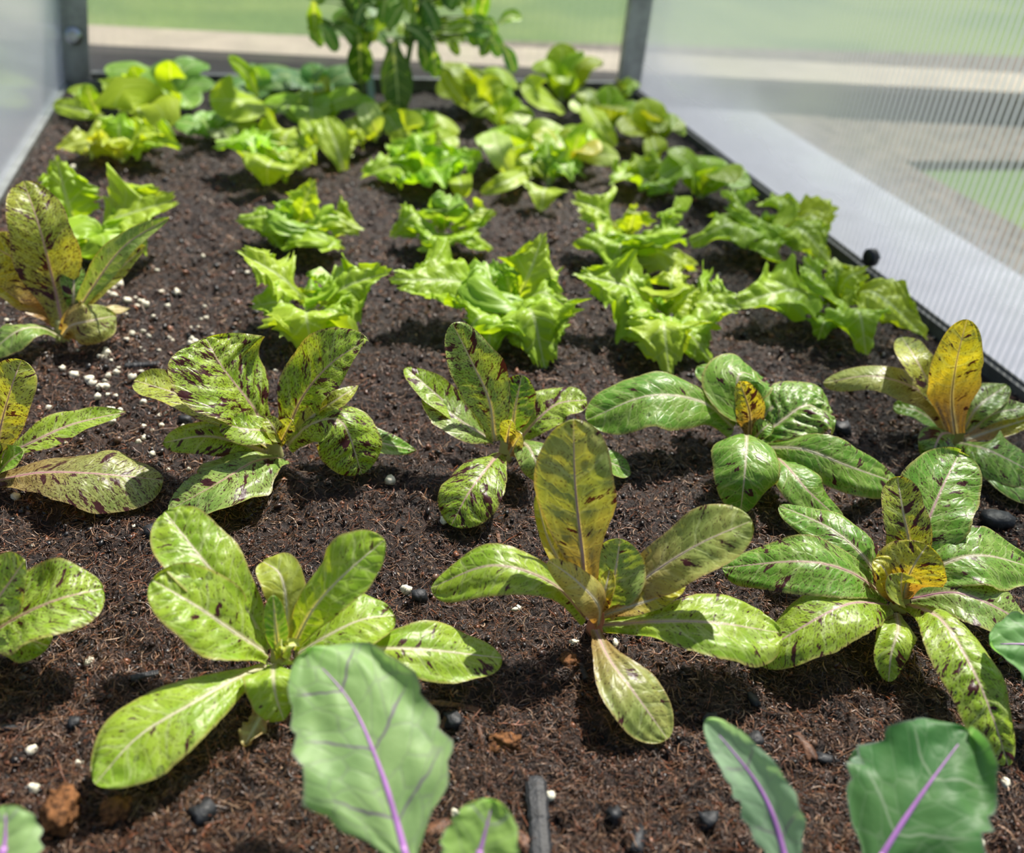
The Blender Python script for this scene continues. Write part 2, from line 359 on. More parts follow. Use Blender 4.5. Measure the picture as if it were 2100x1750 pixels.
# ------------------------------------------------------------------ romaine lettuces (speckled)
LIME = (.29, .46, .022); GRN = (.13, .33, .03); YEL = (.58, .50, .03); GREY = (.24, .38, .08); OLV = (.34, .36, .09); PINKY = (.29, .31, .09); YG = (.42, .46, .05)
def lettuce(label, base, leaves, group='speckled romaine lettuces', cat='lettuce', name='speckled_lettuce', mat='romaine', cr=.006, ch=.02, crcol=(.50, .52, .22), sd=0, **dflt):
    b = at(*base); b[2] = 0
    t = thing(name, label, cat, b, group)
    if cr: crown(t, b, cr, ch, crcol)
    for i, L in enumerate(leaves):
        k = dict(dflt); k.update(L[3] if len(L) > 3 else {})
        k.setdefault('seed', sd*31+i); k.setdefault('mat', mat); w = L[1]; k['tint'] = L[2]
        pxleaf(t, b, L[0], w, **k)
    return t
D = dict
PK = (.60, .34, .34); WH = (.72, .70, .52)
lettuce('tall yellow-green speckled romaine lettuce at the left edge, nearest the perlite', (128, 693), [
  ([(128,668,1.5),(112,590,4.5),(82,470,10),(48,371,13.5)], 138, YG, D(prof='ell', face=.5, speck=1., ribcol=PK, cup=.3)),
  ([(122,655,1.5),(92,600,4),(35,535,7),(-40,495,9)], 112, YEL, D(prof='ell', face=.6, speck=.95, ribcol=(.45,.2,.1))),
  ([(120,668,1),(75,625,3),(10,585,5),(-60,570,6)], 66, YEL, D(prof='ell', face=.5, speck=.6)),
  ([(122,690,.6),(85,673,2),(35,680,2.6),(-25,728,.8)], 56, GREY, D(speck=.5, cup=-.4)),
  ([(128,688,.8),(145,668,2.5),(185,658,3.2),(236,648,2)], 88, OLV, D(prof='ell', face=.75, speck=.9, cup=-.3)),
  ([(150,655,1.5),(190,590,5),(255,505,9),(348,446,11.5)], 58, GREY, D(prof='lance', face=.5, speck=.5, cup=.6, ribcol=PK)),
  ([(150,655,1),(200,597,3.5),(250,548,5.5),(299,505,7.5)], 44, YG, D(prof='ell', face=.5, speck=.8, cup=.6)),
  ([(148,655,1.5),(151,605,4),(152,540,6.2)], 56, GRN, D(face=.6, speck=1., cup=.5)),
  ([(155,665,.8),(165,620,3),(180,580,4.5)], 40, GREY, D(face=.6, speck=.9, cup=.5)),
  ([(150,682,.6),(200,640,1.4),(266,632,.8)], 26, (.58,.42,.22), D(prof='lance', speck=.0, wave=.3, label='withered tan leaf')),
], sd=1)
lettuce('speckled romaine lettuce cut off by the left edge, below the tall yellow one', (-8, 960), [
  ([(-12,940,1),(5,860,4),(25,790,7),(44,738,8.6)], 104, YG, D(prof='ell', face=.45, speck=.85, ribcol=PK)),
  ([(-8,945,1),(70,905,2.6),(150,870,3.2),(258,845,3.2)], 62, LIME, D(prof='lance', face=.4, speck=.8, ribcol=PK, cup=.5)),
  ([(-20,990,.8),(80,970,2),(200,972,2.2),(335,985,.9)], 118, PINKY, D(face=.2, speck=.95, ribcol=(.55,.18,.3), cup=-.25)),
  ([(0,968,1),(20,945,2.4),(48,925,3.2)], 46, GRN, D(prof='ell', face=.4, speck=.6, cup=.5)),
  ([(-10,965,1),(-30,930,3),(-60,900,5)], 60, LIME, D(face=.4, speck=.8)),
], sd=2)
lettuce('large speckled romaine lettuce in the left half with purple-blotched wet leaves', (565, 930), [
  ([(550,893,1.6),(518,835,4.5),(455,752,8),(422,693,9.8)], 182, LIME, D(face=.25, speck=1., ribcol=PK, cup=.2, quilt=.09, roll=8)),
  ([(585,895,1.6),(622,812,5),(680,745,8),(752,698,10.2)], 118, LIME, D(prof='ell', face=.35, speck=.95, ribcol=PK, cup=.5)),
  ([(548,915,1.6),(480,872,3.6),(380,815,5.2),(276,780,5.8)], 82, YG, D(face=.25, speck=.85, cup=.75)),
  ([(548,928,1.),(480,905,2.4),(415,895,3),(335,908,2.2)], 72, LIME, D(prof='ell', face=.6, speck=.7, cup=-.2)),
  ([(578,905,2.4),(545,885,4),(500,880,4.8),(452,868,5)], 62, LIME, D(prof='ell', face=.35, speck=.9, cup=.2)),
  ([(592,910,1.8),(640,870,4),(702,868,5),(742,972,1.2)], 138, LIME, D(prof='obov', face=.3, speck=1., cup=-.5, quilt=.10)),
  ([(612,912,1),(690,878,2.6),(770,905,2.2),(853,925,.8)], 62, GRN, D(prof='lance', face=.3, speck=.7)),
  ([(578,940,1),(520,948,2.2),(440,995,2.2),(345,1048,.7)], 122, GREY, D(prof='ell', face=.3, speck=.85, cup=-.35, ribcol=(.45,.22,.15), roll=18, asym=.15)),
  ([(570,912,2),(565,885,4),(545,855,5)], 44, YG, D(prof='ell', face=.5, speck=.9, cup=.6)),
  ([(575,912,2),(590,880,4),(600,860,5)], 40, YG, D(prof='ell', face=.5, speck=.9, cup=.6)),
  ([(590,915,1.5),(640,855,4),(690,820,5.5),(735,790,6)], 46, YG, D(prof='lance', face=.6, speck=.8)),
], sd=3)
lettuce('compact speckled romaine lettuce in the middle with one tall oval leaf', (1035, 935), [
  ([(1015,905,2),(1003,820,5.5),(965,738,9),(928,664,12)], 106, GREY, D(prof='ell', face=.5, speck=.95, ribcol=WH, cup=.3)),
  ([(1000,905,2),(935,845,4.5),(875,792,6.2),(832,755,7)], 62, LIME, D(prof='ell', face=.3, speck=.8, cup=.5)),
  ([(1008,903,2),(955,870,4),(908,835,5),(872,802,5.8)], 84, GREY, D(prof='ell', face=.3, speck=.9, cup=.25)),
  ([(1050,890,2),(1056,840,4.2),(1070,770,6.8)], 82, GRN, D(prof='ell', face=.5, speck=.9, cup=.4, ribcol=WH)),
  ([(1072,895,1.5),(1105,858,3.4),(1145,828,4.4),(1204,820,4.8)], 80, LIME, D(prof='ell', face=.35, speck=.9, ribcol=PK, cup=.2, roll=-8)),
  ([(1025,930,1.6),(1003,955,2.8),(962,1010,2.4),(925,1078,.6)], 118, LIME, D(face=.3, speck=1., ribcol=PK, cup=-.35, quilt=.08)),
  ([(1065,905,2),(1082,915,3),(1098,945,2.8),(1108,988,1.2)], 66, GREY, D(prof='ell', face=.5, speck=.8, cup=-.4)),
  ([(1005,895,1.6),(985,850,3),(965,810,4.2)], 46, YEL, D(prof='ell', face=.4, speck=1.)),
  ([(1040,910,2),(1044,880,4),(1050,862,5)], 40, YG, D(face=.5, speck=.9, cup=.7)),
  ([(1085,925,1),(1170,925,2.2),(1240,945,1.5),(1293,968,.5)], 56, GRN, D(face=.3, speck=.8)),
  ([(1045,930,1),(1060,905,3),(1070,890,4)], 44, (.5,.4,.15), D(prof='ell', face=.6, speck=.6)),
], sd=4)
lettuce('broad drooping dark green romaine lettuce right of the middle with one small yellow leaf', (1540, 905), [
  ([(1505,878,2.4),(1440,825,4.6),(1330,812,5.4),(1203,862,3.)], 122, GRN, D(prof='ell', face=.35, speck=.45, cup=-.35, ribcol=WH)),
  ([(1528,868,2.4),(1520,815,5),(1495,765,6),(1432,752,5)], 84, GRN, D(prof='ell', face=.35, speck=.5, cup=-.5)),
  ([(1520,865,2),(1512,815,5),(1520,765,6.6),(1575,788,4.6)], 74, GRN, D(prof='ell', face=.35, speck=.5, cup=-.3)),
  ([(1538,898,2),(1537,845,4.6),(1517,782,7.4)], 62, YEL, D(prof='ell', face=.6, speck=1., cup=.5, ribcol=(.4,.2,.05))),
  ([(1555,900,2),(1605,862,3.6),(1655,832,4.6),(1712,855,3.2)], 104, GRN, D(prof='ell', face=.3, speck=.8, cup=.1, quilt=.12, ribcol=WH)),
  ([(1560,885,2),(1580,840,4),(1625,805,5),(1690,825,4.6)], 56, GRN, D(prof='ell', face=.3, speck=.5, cup=-.4)),
  ([(1530,892,3),(1531,905,4.6),(1527,975,3.6),(1518,1054,.6)], 150, GRN, D(prof='ell', face=.4, speck=.5, cup=-.55, ribcol=WH)),
  ([(1575,918,2),(1650,922,4),(1745,958,3.6),(1842,992,1)], 96, GRN, D(prof='ell', face=.45, speck=.55, cup=-.35, ribcol=WH, roll=14)),
  ([(1580,930,1.5),(1612,955,3),(1660,1010,2.6),(1730,1072,.5)], 84, GRN, D(prof='ell', face=.35, speck=.65, cup=-.4, ribcol=PK)),
  ([(1545,905,2),(1560,885,3.4),(1580,868,4)], 40, GRN, D(face=.5, speck=.8, cup=.5)),
], sd=5)
lettuce('speckled romaine lettuce at the right wall with a tall glowing yellow leaf', (1960, 905), [
  ([(1960,890,2),(1952,820,5),(1962,740,9.5),(1983,655,13)], 114, YEL, D(prof='ell', face=.6, speck=.62, cup=.25, ribcol=(.40,.22,.06))),
  ([(1950,870,2),(1915,805,5),(1880,740,7.6),(1850,692,7.2)], 66, YG, D(prof='ell', face=.4, speck=.8)),
  ([(1945,885,1.6),(1895,808,4.6),(1795,772,5.4),(1688,785,3.6)], 60, OLV, D(prof='ell', face=.4, speck=.6, cup=-.3, ribcol=PK)),
  ([(1935,880,1),(1885,845,2.4),(1832,832,2.2)], 46, GRN, D(prof='ell', face=.3, speck=.4)),
  ([(1978,880,1.6),(2005,835,4),(2065,790,5)], 62, GREY, D(prof='ell', face=.4, speck=.8, ribcol=WH)),
  ([(1985,890,1.6),(2035,850,3.6),(2115,835,4.2)], 40, GREY, D(prof='ell', face=.3, speck=.7)),
  ([(1980,902,1.6),(2045,880,2.6),(2125,855,3.6)], 48, YEL, D(prof='ell', face=.5, speck=.5, cup=.4)),
  ([(1950,888,2.2),(1930,892,3.2),(1916,920,2.8),(1900,955,.8)], 84, GRN, D(prof='ell', face=.35, speck=.9, cup=-.4, ribcol=PK)),
  ([(1968,908,1.6),(2030,925,2.8),(2130,975,1.2)], 88, GRN, D(prof='ell', face=.35, speck=.85, cup=-.35)),
  ([(1990,930,.8),(2060,985,1.2),(2130,1015,.5)], 56, GRN, D(face=.3, speck=.7)),
], sd=6)
lettuce('speckled romaine lettuce cut off by the left edge, lowest on that side', (-40, 1330), [
  ([(-35,1290,1.6),(-12,1240,3.6),(20,1195,5),(52,1148,6.4)], 108, LIME, D(face=.3, speck=.8, ribcol=PK)),
  ([(-35,1310,1.5),(45,1262,3.4),(125,1228,4.4),(212,1208,4)], 150, LIME, D(prof='ell', face=.3, speck=.95, ribcol=(.5,.25,.2), quilt=.08)),
  ([(-45,1340,.5),(20,1305,1.6),(100,1325,1.2)], 96, LIME, D(face=.2, speck=.7, cup=-.3)),
  ([(-40,1350,.5),(-60,1390,2),(-80,1440,1)], 80, LIME, D(face=.2, speck=.7)),
], sd=7)
lettuce('bright lime romaine lettuce with sparse flecks behind the big kohlrabi leaf', (575, 1352), [
  ([(548,1335,1.8),(500,1250,4.5),(425,1160,7),(338,1050,8.6)], 150, LIME, D(prof='obov', face=.3, speck=.52, ribcol=WH, cup=.2, quilt=.10)),
  ([(548,1342,1.8),(485,1300,4),(405,1245,6),(312,1190,7.4)], 156, LIME, D(prof='ell', face=.3, speck=.52, ribcol=WH, cup=.35, quilt=.10)),
  ([(555,1362,1),(498,1385,2.4),(400,1440,3.2),(285,1510,3),(195,1608,2)], 158, LIME, D(prof='spoon', face=.2, speck=.52, ribcol=WH, cup=-.3)),
  ([(582,1325,2),(588,1250,4.2),(575,1180,5.8),(540,1152,5.6)], 92, YG, D(prof='obov', face=.4, speck=.25, ribcol=WH)),
  ([(600,1330,1.8),(642,1250,5),(705,1180,7.6),(788,1108,9.6)], 112, LIME, D(prof='obov', face=.35, speck=.35, ribcol=WH, cup=.3)),
  ([(605,1345,1.8),(670,1305,3.6),(740,1272,4.4),(808,1262,4.2)], 112, LIME, D(prof='obov', face=.3, speck=.52, ribcol=WH, cup=.1, roll=-10)),
  ([(612,1352,1.4),(740,1333,3.2),(860,1332,3.4),(1030,1350,1.5)], 118, LIME, D(prof='spoon', face=.3, speck=.52, ribcol=WH, cup=-.2)),
  ([(572,1342,2),(566,1290,4.2),(560,1222,6.2)], 50, GRN, D(prof='ell', face=.4, speck=.25, cup=.5)),
  ([(562,1362,1.5),(560,1385,3.4),(566,1430,2.6),(582,1478,1)], 120, LIME, D(prof='ell', face=.3, speck=.2, cup=-.4)),
  ([(580,1352,1.6),(578,1320,4)], 34, (.62,.70,.14), D(prof='ell', face=.6, speck=0, cup=.9, wave=.4, ruf=.5)),
  ([(590,1352,1.6),(598,1325,3.6)], 30, (.62,.70,.14), D(prof='ell', face=.5, speck=0, cup=.9, wave=.4, ruf=.5)),
  ([(562,1430,1.4),(540,1462,1.2),(500,1530,.4)], 50, (.42,.30,.16), D(prof='ell', face=.3, speck=0, wave=.5, ruf=.5, label='withered brown leaf lying on the soil')),
], sd=8, crcol=(.55,.60,.20))
lettuce('large romaine lettuce in the lower middle with a tall spoon-shaped leaf and orange-yellow curls', (1222, 1285), [
  ([(1205,1262,1.8),(1196,1150,6),(1180,1000,11),(1176,860,15)], 166, PINKY, D(prof='spoon', face=.5, speck=.5, ribcol=(.60,.42,.36), cup=.2, rib=.0016, nt=60, quilt=.06)),
  ([(1200,1240,1.8),(1158,1170,5),(1122,1100,7),(1100,1017,9.6)], 38, YEL, D(prof='ell', face=.5, speck=.4, cup=.6)),
  ([(1200,1268,1.6),(1130,1195,5),(1010,1160,6.2),(885,1205,3.4)], 104, LIME, D(prof='obov', face=.35, speck=.5, cup=-.35, ribcol=(.6,.4,.35))),
  ([(1228,1282,1.4),(1226,1240,4.2),(1180,1190,6),(1125,1150,6.8)], 66, (.52,.44,.09), D(prof='ell', face=.5, speck=.55, cup=-.4)),
  ([(1232,1250,2),(1258,1190,4.4),(1272,1105,6.8)], 120, GREY, D(prof='ell', face=.35, speck=.6, cup=.25, ribcol=WH)),
  ([(1245,1255,2),(1325,1185,5),(1430,1118,8),(1542,1068,10)], 132, PINKY, D(prof='obov', face=.35, speck=.5, cup=.15, ribcol=(.6,.45,.4))),
  ([(1240,1262,2),(1290,1245,3.5),(1350,1225,4.4),(1405,1200,5)], 54, YEL, D(prof='ell', face=.5, speck=.6, cup=.5)),
  ([(1238,1282,1.4),(1350,1275,3.5),(1470,1278,4.2),(1598,1298,3.2)], 142, LIME, D(prof='spoon', face=.3, speck=.55, cup=-.15, ribcol=(.6,.45,.35), roll=-6)),
  ([(1222,1292,1),(1248,1350,2.2),(1300,1420,2.2),(1368,1515,.4)], 118, PINKY, D(prof='spoon', face=.2, speck=.5, cup=-.25, ribcol=(.6,.4,.4))),
  ([(1225,1262,2),(1240,1215,4),(1250,1170,5)], 44, YEL, D(prof='ell', face=.5, speck=.6, cup=.7)),
], sd=9, crcol=(.45,.22,.14))
lettuce('sprawling speckled romaine lettuce at the lower right with drooping puckered leaves', (1845, 1240), [
  ([(1820,1212,2),(1765,1135,4.2),(1695,1080,4.8),(1600,1038,4)], 84, GRN, D(prof='ell', face=.35, speck=.7, cup=-.3, ribcol=WH)),
  ([(1815,1222,2),(1740,1172,4.4),(1640,1152,5),(1482,1165,2.6)], 122, GRN, D(prof='ell', face=.35, speck=.75, cup=-.35, ribcol=PK)),
  ([(1820,1240,1.6),(1745,1238,3.8),(1665,1275,3.4),(1545,1350,.8)], 136, LIME, D(prof='ell', face=.3, speck=.85, cup=-.45, ribcol=(.55,.28,.38), roll=12)),
  ([(1838,1258,1.2),(1842,1292,2.4),(1828,1340,1.8),(1822,1398,.3)], 86, LIME, D(prof='ell', face=.3, speck=.7, cup=-.5)),
  ([(1860,1240,1.8),(1930,1272,3.8),(1995,1375,3.8),(2035,1470,2.6),(2068,1572,.6)], 122, LIME, D(prof='ell', face=.3, speck=.75, cup=-.5, ribcol=(.62,.42,.42), quilt=.12, nv=13, nt=60)),
  ([(1868,1228,1.8),(1960,1216,3.4),(2050,1250,3.2),(2130,1300,1.6)], 100, GREY, D(prof='ell', face=.3, speck=.85, cup=-.3, ribcol=(.55,.25,.38))),
  ([(1865,1205,2),(1940,1155,4.2),(2020,1140,4.8),(2120,1165,3.4)], 112, GRN, D(prof='ell', face=.35, speck=.7, cup=-.2, ribcol=WH)),
  ([(1850,1228,2),(1862,1185,4.2),(1880,1150,5.6),(1902,1118,6.6)], 150, YEL, D(prof='ell', face=.4, speck=.75, cup=-.25)),
  ([(1855,1195,2.6),(1866,1125,5),(1852,1050,7.2),(1840,978,8.8)], 98, (.34,.38,.04), D(prof='ell', face=.5, speck=.95, cup=.4)),
  ([(1868,1190,2),(1892,1100,4.8),(1928,1010,6.8),(1968,928,8.2)], 168, GRN, D(prof='ell', face=.25, speck=.65, cup=.1, ribcol=(.62,.35,.42), roll=6)),
  ([(1838,1235,1.6),(1815,1170,4.4),(1790,1150,4.8)], 60, YEL, D(prof='ell', face=.5, speck=.5)),
  ([(1800,1235,1.),(1740,1245,2),(1660,1245,1.4)], 60, GRN, D(face=.2, speck=.7)),
  ([(1850,1235,1.8),(1848,1200,4),(1850,1175,4.8)], 50, YG, D(face=.5, speck=.6, cup=.8)),
], sd=10)
# ------------------------------------------------------------------ frilly green lettuces
FG = (.36, .56, .02); FL = (.44, .60, .035); FY = (.46, .58, .03); FD = (.28, .48, .03)
def core(t, b, n, size, tint, seed, lift=1.):
    r = random.Random(seed)
    for i in range(n):
        a = i*6.283/n+r.uniform(-.4, .4); l = size*r.uniform(.8, 1.1); d = np.array([math.cos(a), math.sin(a), 0])
        P = [b+d*.003+[0, 0, .004], b+d*l*.25+[0, 0, l*.55*lift], b+d*l*.62+[0, 0, l*.85*lift]]
        blade(t, b, P, l*.36, 'frill', tuple(c*r.uniform(.8, 1.1) for c in tint), 0, cup=.5, wave=.2, teeth=.22, ruf=.55, seed=seed*7+i, mat='frilly', nt=24, ns=18, rib=0, quilt=.04)
def frilly(label, base, leaves, sd, tint=FG, csize=.03, nc=4, **k):
    t = lettuce(label, base, [], group='frilly green lettuces', name='frilly_lettuce', cr=.005, ch=.012, crcol=(.55, .65, .3))
    b = np.array(t.location)
    for i, L in enumerate(leaves):
        kk = D(prof='frill', mat='frilly', teeth=.36, ruf=.24, wave=.14, cup=.05, face=.3, seed=sd*17+i, ribcol=(.45, .60, .16), rib=.0006, quilt=.06, nt=84, ns=38, speck=0, nv=6)
        kk.update(k); kk.update(L[2] if len(L) > 2 else {}); tt = kk.pop('tint', tint)
        pxleaf(t, b, L[0], L[1]*1.0, tint=tt, **kk)
    if nc: core(t, b, nc, csize, tint, sd+50)
    return t
frilly('frilly lettuce beside the tall yellow-speckled romaine at the left', (178, 505), [
  ([(165,485,1),(140,420,5),(118,335,9)], 120, D(face=.55)), ([(190,490,1.5),(235,450,4),(345,415,5.5)], 105, D(tint=FL)), ([(178,500,1.5),(180,490,4),(175,528,.8)], 85),
  ([(195,498,1.5),(225,485,3.5),(245,500,2)], 50), ([(165,490,1),(140,470,3),(120,465,3)], 60), ([(190,480,1.5),(240,470,3),(290,455,3)], 60)], 1)
frilly('bright frilly lettuce in the foremost frilly row, left one, with a wing-like upper leaf', (640, 640), [
  ([(625,625,1.2),(585,575,4.6),(500,520,7.2)], 92, D(tint=FL, face=.35, asym=.1)), ([(655,630,1.2),(705,590,4),(785,560,5.6)], 108, D(tint=FG, face=.4)),
  ([(632,640,2),(628,650,4.2),(640,715,1.2)], 150, D(tint=FL, face=.4, cup=-.2)), ([(620,640,1.2),(580,620,3.6),(522,625,3)], 74, D(face=.35)),
  ([(645,645,1.5),(680,635,3.4),(712,655,2.4)], 66), ([(650,625,1.5),(660,590,4),(668,575,4.6)], 50)], 2, csize=.03)
frilly('largest frilly lettuce of the foremost frilly row, right behind the compact romaine', (1040, 640), [
  ([(1015,625,1.4),(945,580,4.4),(820,575,5)], 118, D(face=.35)), ([(1055,625,1.4),(1082,570,5),(1112,488,8.6)], 96, D(face=.4, tint=FL)),
  ([(1060,640,2),(1090,640,4.6),(1115,738,.9)], 170, D(face=.4, cup=-.25)), ([(1025,645,2),(985,650,4),(950,690,1.5)], 100, D(tint=FG)),
  ([(1035,620,1.6),(1010,580,5),(1000,545,6)], 66, D(tint=FD)), ([(1048,620,1.6),(1040,570,4.6),(1036,540,5.6)], 50, D(tint=FD)),
  ([(1040,650,2),(1010,665,3.4),(1000,735,.6)], 90, D(tint=FG, cup=-.3)), ([(1065,630,2),(1110,600,5),(1150,620,4)], 80), ([(1030,615,2),(990,590,4),(940,570,4)], 60)], 3, csize=.034, nc=5)
frilly('frilly lettuce of the foremost frilly row, its pointed leaf leaning left', (1365, 655), [
  ([(1345,640,1.4),(1290,590,4.6),(1195,565,5.4)], 118, D(face=.4, asym=-.1)), ([(1365,630,1.4),(1375,590,4.6),(1385,550,5.6)], 70, D(tint=FY)),
  ([(1385,645,1.4),(1430,620,4),(1500,625,4.4)], 110, D(tint=FG)), ([(1362,655,2),(1362,670,4),(1370,757,.9)], 120, D(tint=FL, cup=-.2)),
  ([(1340,660,1.2),(1315,670,2.4),(1268,692,1)], 62), ([(1380,660,1.6),(1410,680,2.8),(1450,735,.8)], 90, D(tint=FG, cup=-.2)), ([(1370,640,2),(1400,615,4),(1425,595,5)], 60, D(tint=FY)),
  ([(1355,650,2),(1330,640,3.6),(1300,645,4)], 60)], 4, csize=.032, nc=5)
frilly('broad-leaved light lettuce against the right wall, foremost of the frilly ones there', (1705, 640), [
  ([(1690,625,1.4),(1630,595,4),(1515,622,3)], 120, D(tint=FG, teeth=.14)), ([(1715,620,1.4),(1735,575,4.6),(1765,560,5.6)], 86, D(tint=FY)),
  ([(1720,640,2),(1760,640,4.6),(1775,722,1)], 130, D(tint=FG, teeth=.12, cup=-.3)), ([(1725,625,1.4),(1790,600,4.6),(1900,690,1.6)], 90, D(tint=FY, teeth=.16)),
  ([(1700,640,1.5),(1690,660,2.6),(1680,690,1)], 80, D(tint=FD)), ([(1710,615,1.5),(1680,570,5),(1660,545,6)], 70), ([(1715,615,1.5),(1715,575,4),(1712,550,5)], 60, D(tint=FL))], 5, csize=.034, nc=5)
frilly('curled frilly lettuce in the second frilly row, left one, flat and wide', (612, 475), [
  ([(600,465,1.2),(555,445,3.6),(498,450,3.4)], 66, D(cup=-.4)), ([(628,462,1.2),(670,440,4),(732,470,2.4)], 74, D(tint=FL, cup=-.4)), ([(605,475,1.6),(595,482,3),(588,508,.9)], 76),
  ([(618,460,1.4),(625,415,4.4),(640,375,6.6)], 66, D(tint=FL)), ([(630,475,1.4),(655,475,3),(690,495,1)], 56), ([(612,468,1.4),(590,450,4),(560,435,4.4)], 54, D(tint=FD))], 6, csize=.04, nc=4)
frilly('frilly lettuce in the second frilly row with a pale raised leaf at its right', (905, 480), [
  ([(890,470,1.2),(850,440,4.2),(808,478,1.6)], 66, D(cup=-.4)), ([(925,465,1.2),(960,445,3.6),(1008,438,4.2)], 50, D(tint=FL)), ([(915,460,1.4),(918,430,4.6),(925,405,5.4)], 62, D(tint=(.30,.50,.08))),
  ([(910,480,1.6),(915,495,3),(925,528,.9)], 84), ([(925,478,1.4),(965,478,3.2),(1000,505,1.2)], 72), ([(898,478,1.4),(880,488,3),(868,515,.8)], 60)], 7, csize=.032, nc=5)
frilly('upright frilly lettuce in the second frilly row, right of the middle', (1278, 500), [
  ([(1265,490,1.4),(1240,440,5),(1190,410,6.4)], 90, D(tint=FL)), ([(1290,485,1.4),(1300,440,5),(1300,425,6)], 60, D(tint=FY)), ([(1275,500,2),(1272,505,4),(1275,552,.8)], 120, D(tint=FG, cup=-.2)),
  ([(1300,500,1.4),(1350,475,4.6),(1385,470,5)], 90, D(tint=FG)), ([(1300,515,1.2),(1350,515,3),(1418,545,1)], 66, D(tint=FY)), ([(1265,490,1.4),(1245,470,4),(1225,480,3)], 60)], 8, csize=.034, nc=5)
frilly('light green lettuce by the right wall in the second frilly row', (1570, 490), [
  ([(1555,480,1.4),(1500,460,4.6),(1418,500,2)], 92, D(teeth=.1, tint=FG, cup=-.3)), ([(1580,470,1.4),(1600,425,5),(1590,400,5.6)], 80, D(tint=FL, teeth=.12)),
  ([(1590,490,1.6),(1640,470,4.4),(1705,545,1.2)], 90, D(tint=FL, teeth=.14)), ([(1570,495,2),(1590,500,3.6),(1595,540,.8)], 90, D(tint=FG, teeth=.12, cup=-.3)), ([(1560,470,1.4),(1530,430,5),(1515,410,6)], 76, D(tint=FG)),
  ([(1600,480,1.5),(1660,440,5),(1690,480,4)], 66, D(tint=FY))], 9, csize=.034, nc=5)
# ------------------------------------------------------------------ blurred lettuces of the back rows: (label, base px, spread in px, height cm, tint, leaf style)
def rosette(label, base, spread, hcm, tint, seed, n=7, style='frill', wk=.42, name='frilly_lettuce', group='frilly green lettuces', extra=()):
    b = at(*base); b[2] = 0; _, z = proj(b); R = spread*.60*z/F
    t = thing(name, label, 'lettuce', b, group); crown(t, b, .005, .012, (.55, .65, .3)); r = random.Random(seed)
    for i in range(n):
        a = i*2.4+r.uniform(-.4, .4); l = R*r.uniform(.7, 1.15); inner = i >= n-2
        d = np.array([math.cos(a), math.sin(a), 0]); hh = hcm/100*r.uniform(.7, 1.1); q = .45 if inner else 1.
        tip = hh*(1.1 if inner else r.uniform(.35, .95))
        P = [b+d*.004+[0, 0, .006], b+d*l*.45*q+[0, 0, hh*.75], b+d*l*q+[0, 0, tip]]
        tt = tuple(c*r.uniform(.8, 1.15) for c in tint)
        if style == 'frill': blade(t, b, P, l*wk, 'frill', tt, 0, cup=r.uniform(-.4, .2), wave=.2, teeth=.34, ruf=.36, seed=seed*13+i, mat='frilly', nt=24, ns=18, rib=0)
        else: blade(t, b, P, l*wk, 'ell', tt, 0, cup=r.uniform(-.2, .3), wave=.06, seed=seed*13+i, mat='frilly', nt=20, ns=12, rib=0, name='leaf')
    for j, (pts, w, tn, pf) in enumerate(extra): pxleaf(t, b, pts, w, pf, tint=tn, mat='frilly', speck=0, seed=seed*5+j, ruf=.15 if pf == 'frill' else 0, teeth=.15 if pf == 'frill' else 0, face=.65, nt=24, ns=16, rib=0)
    return t
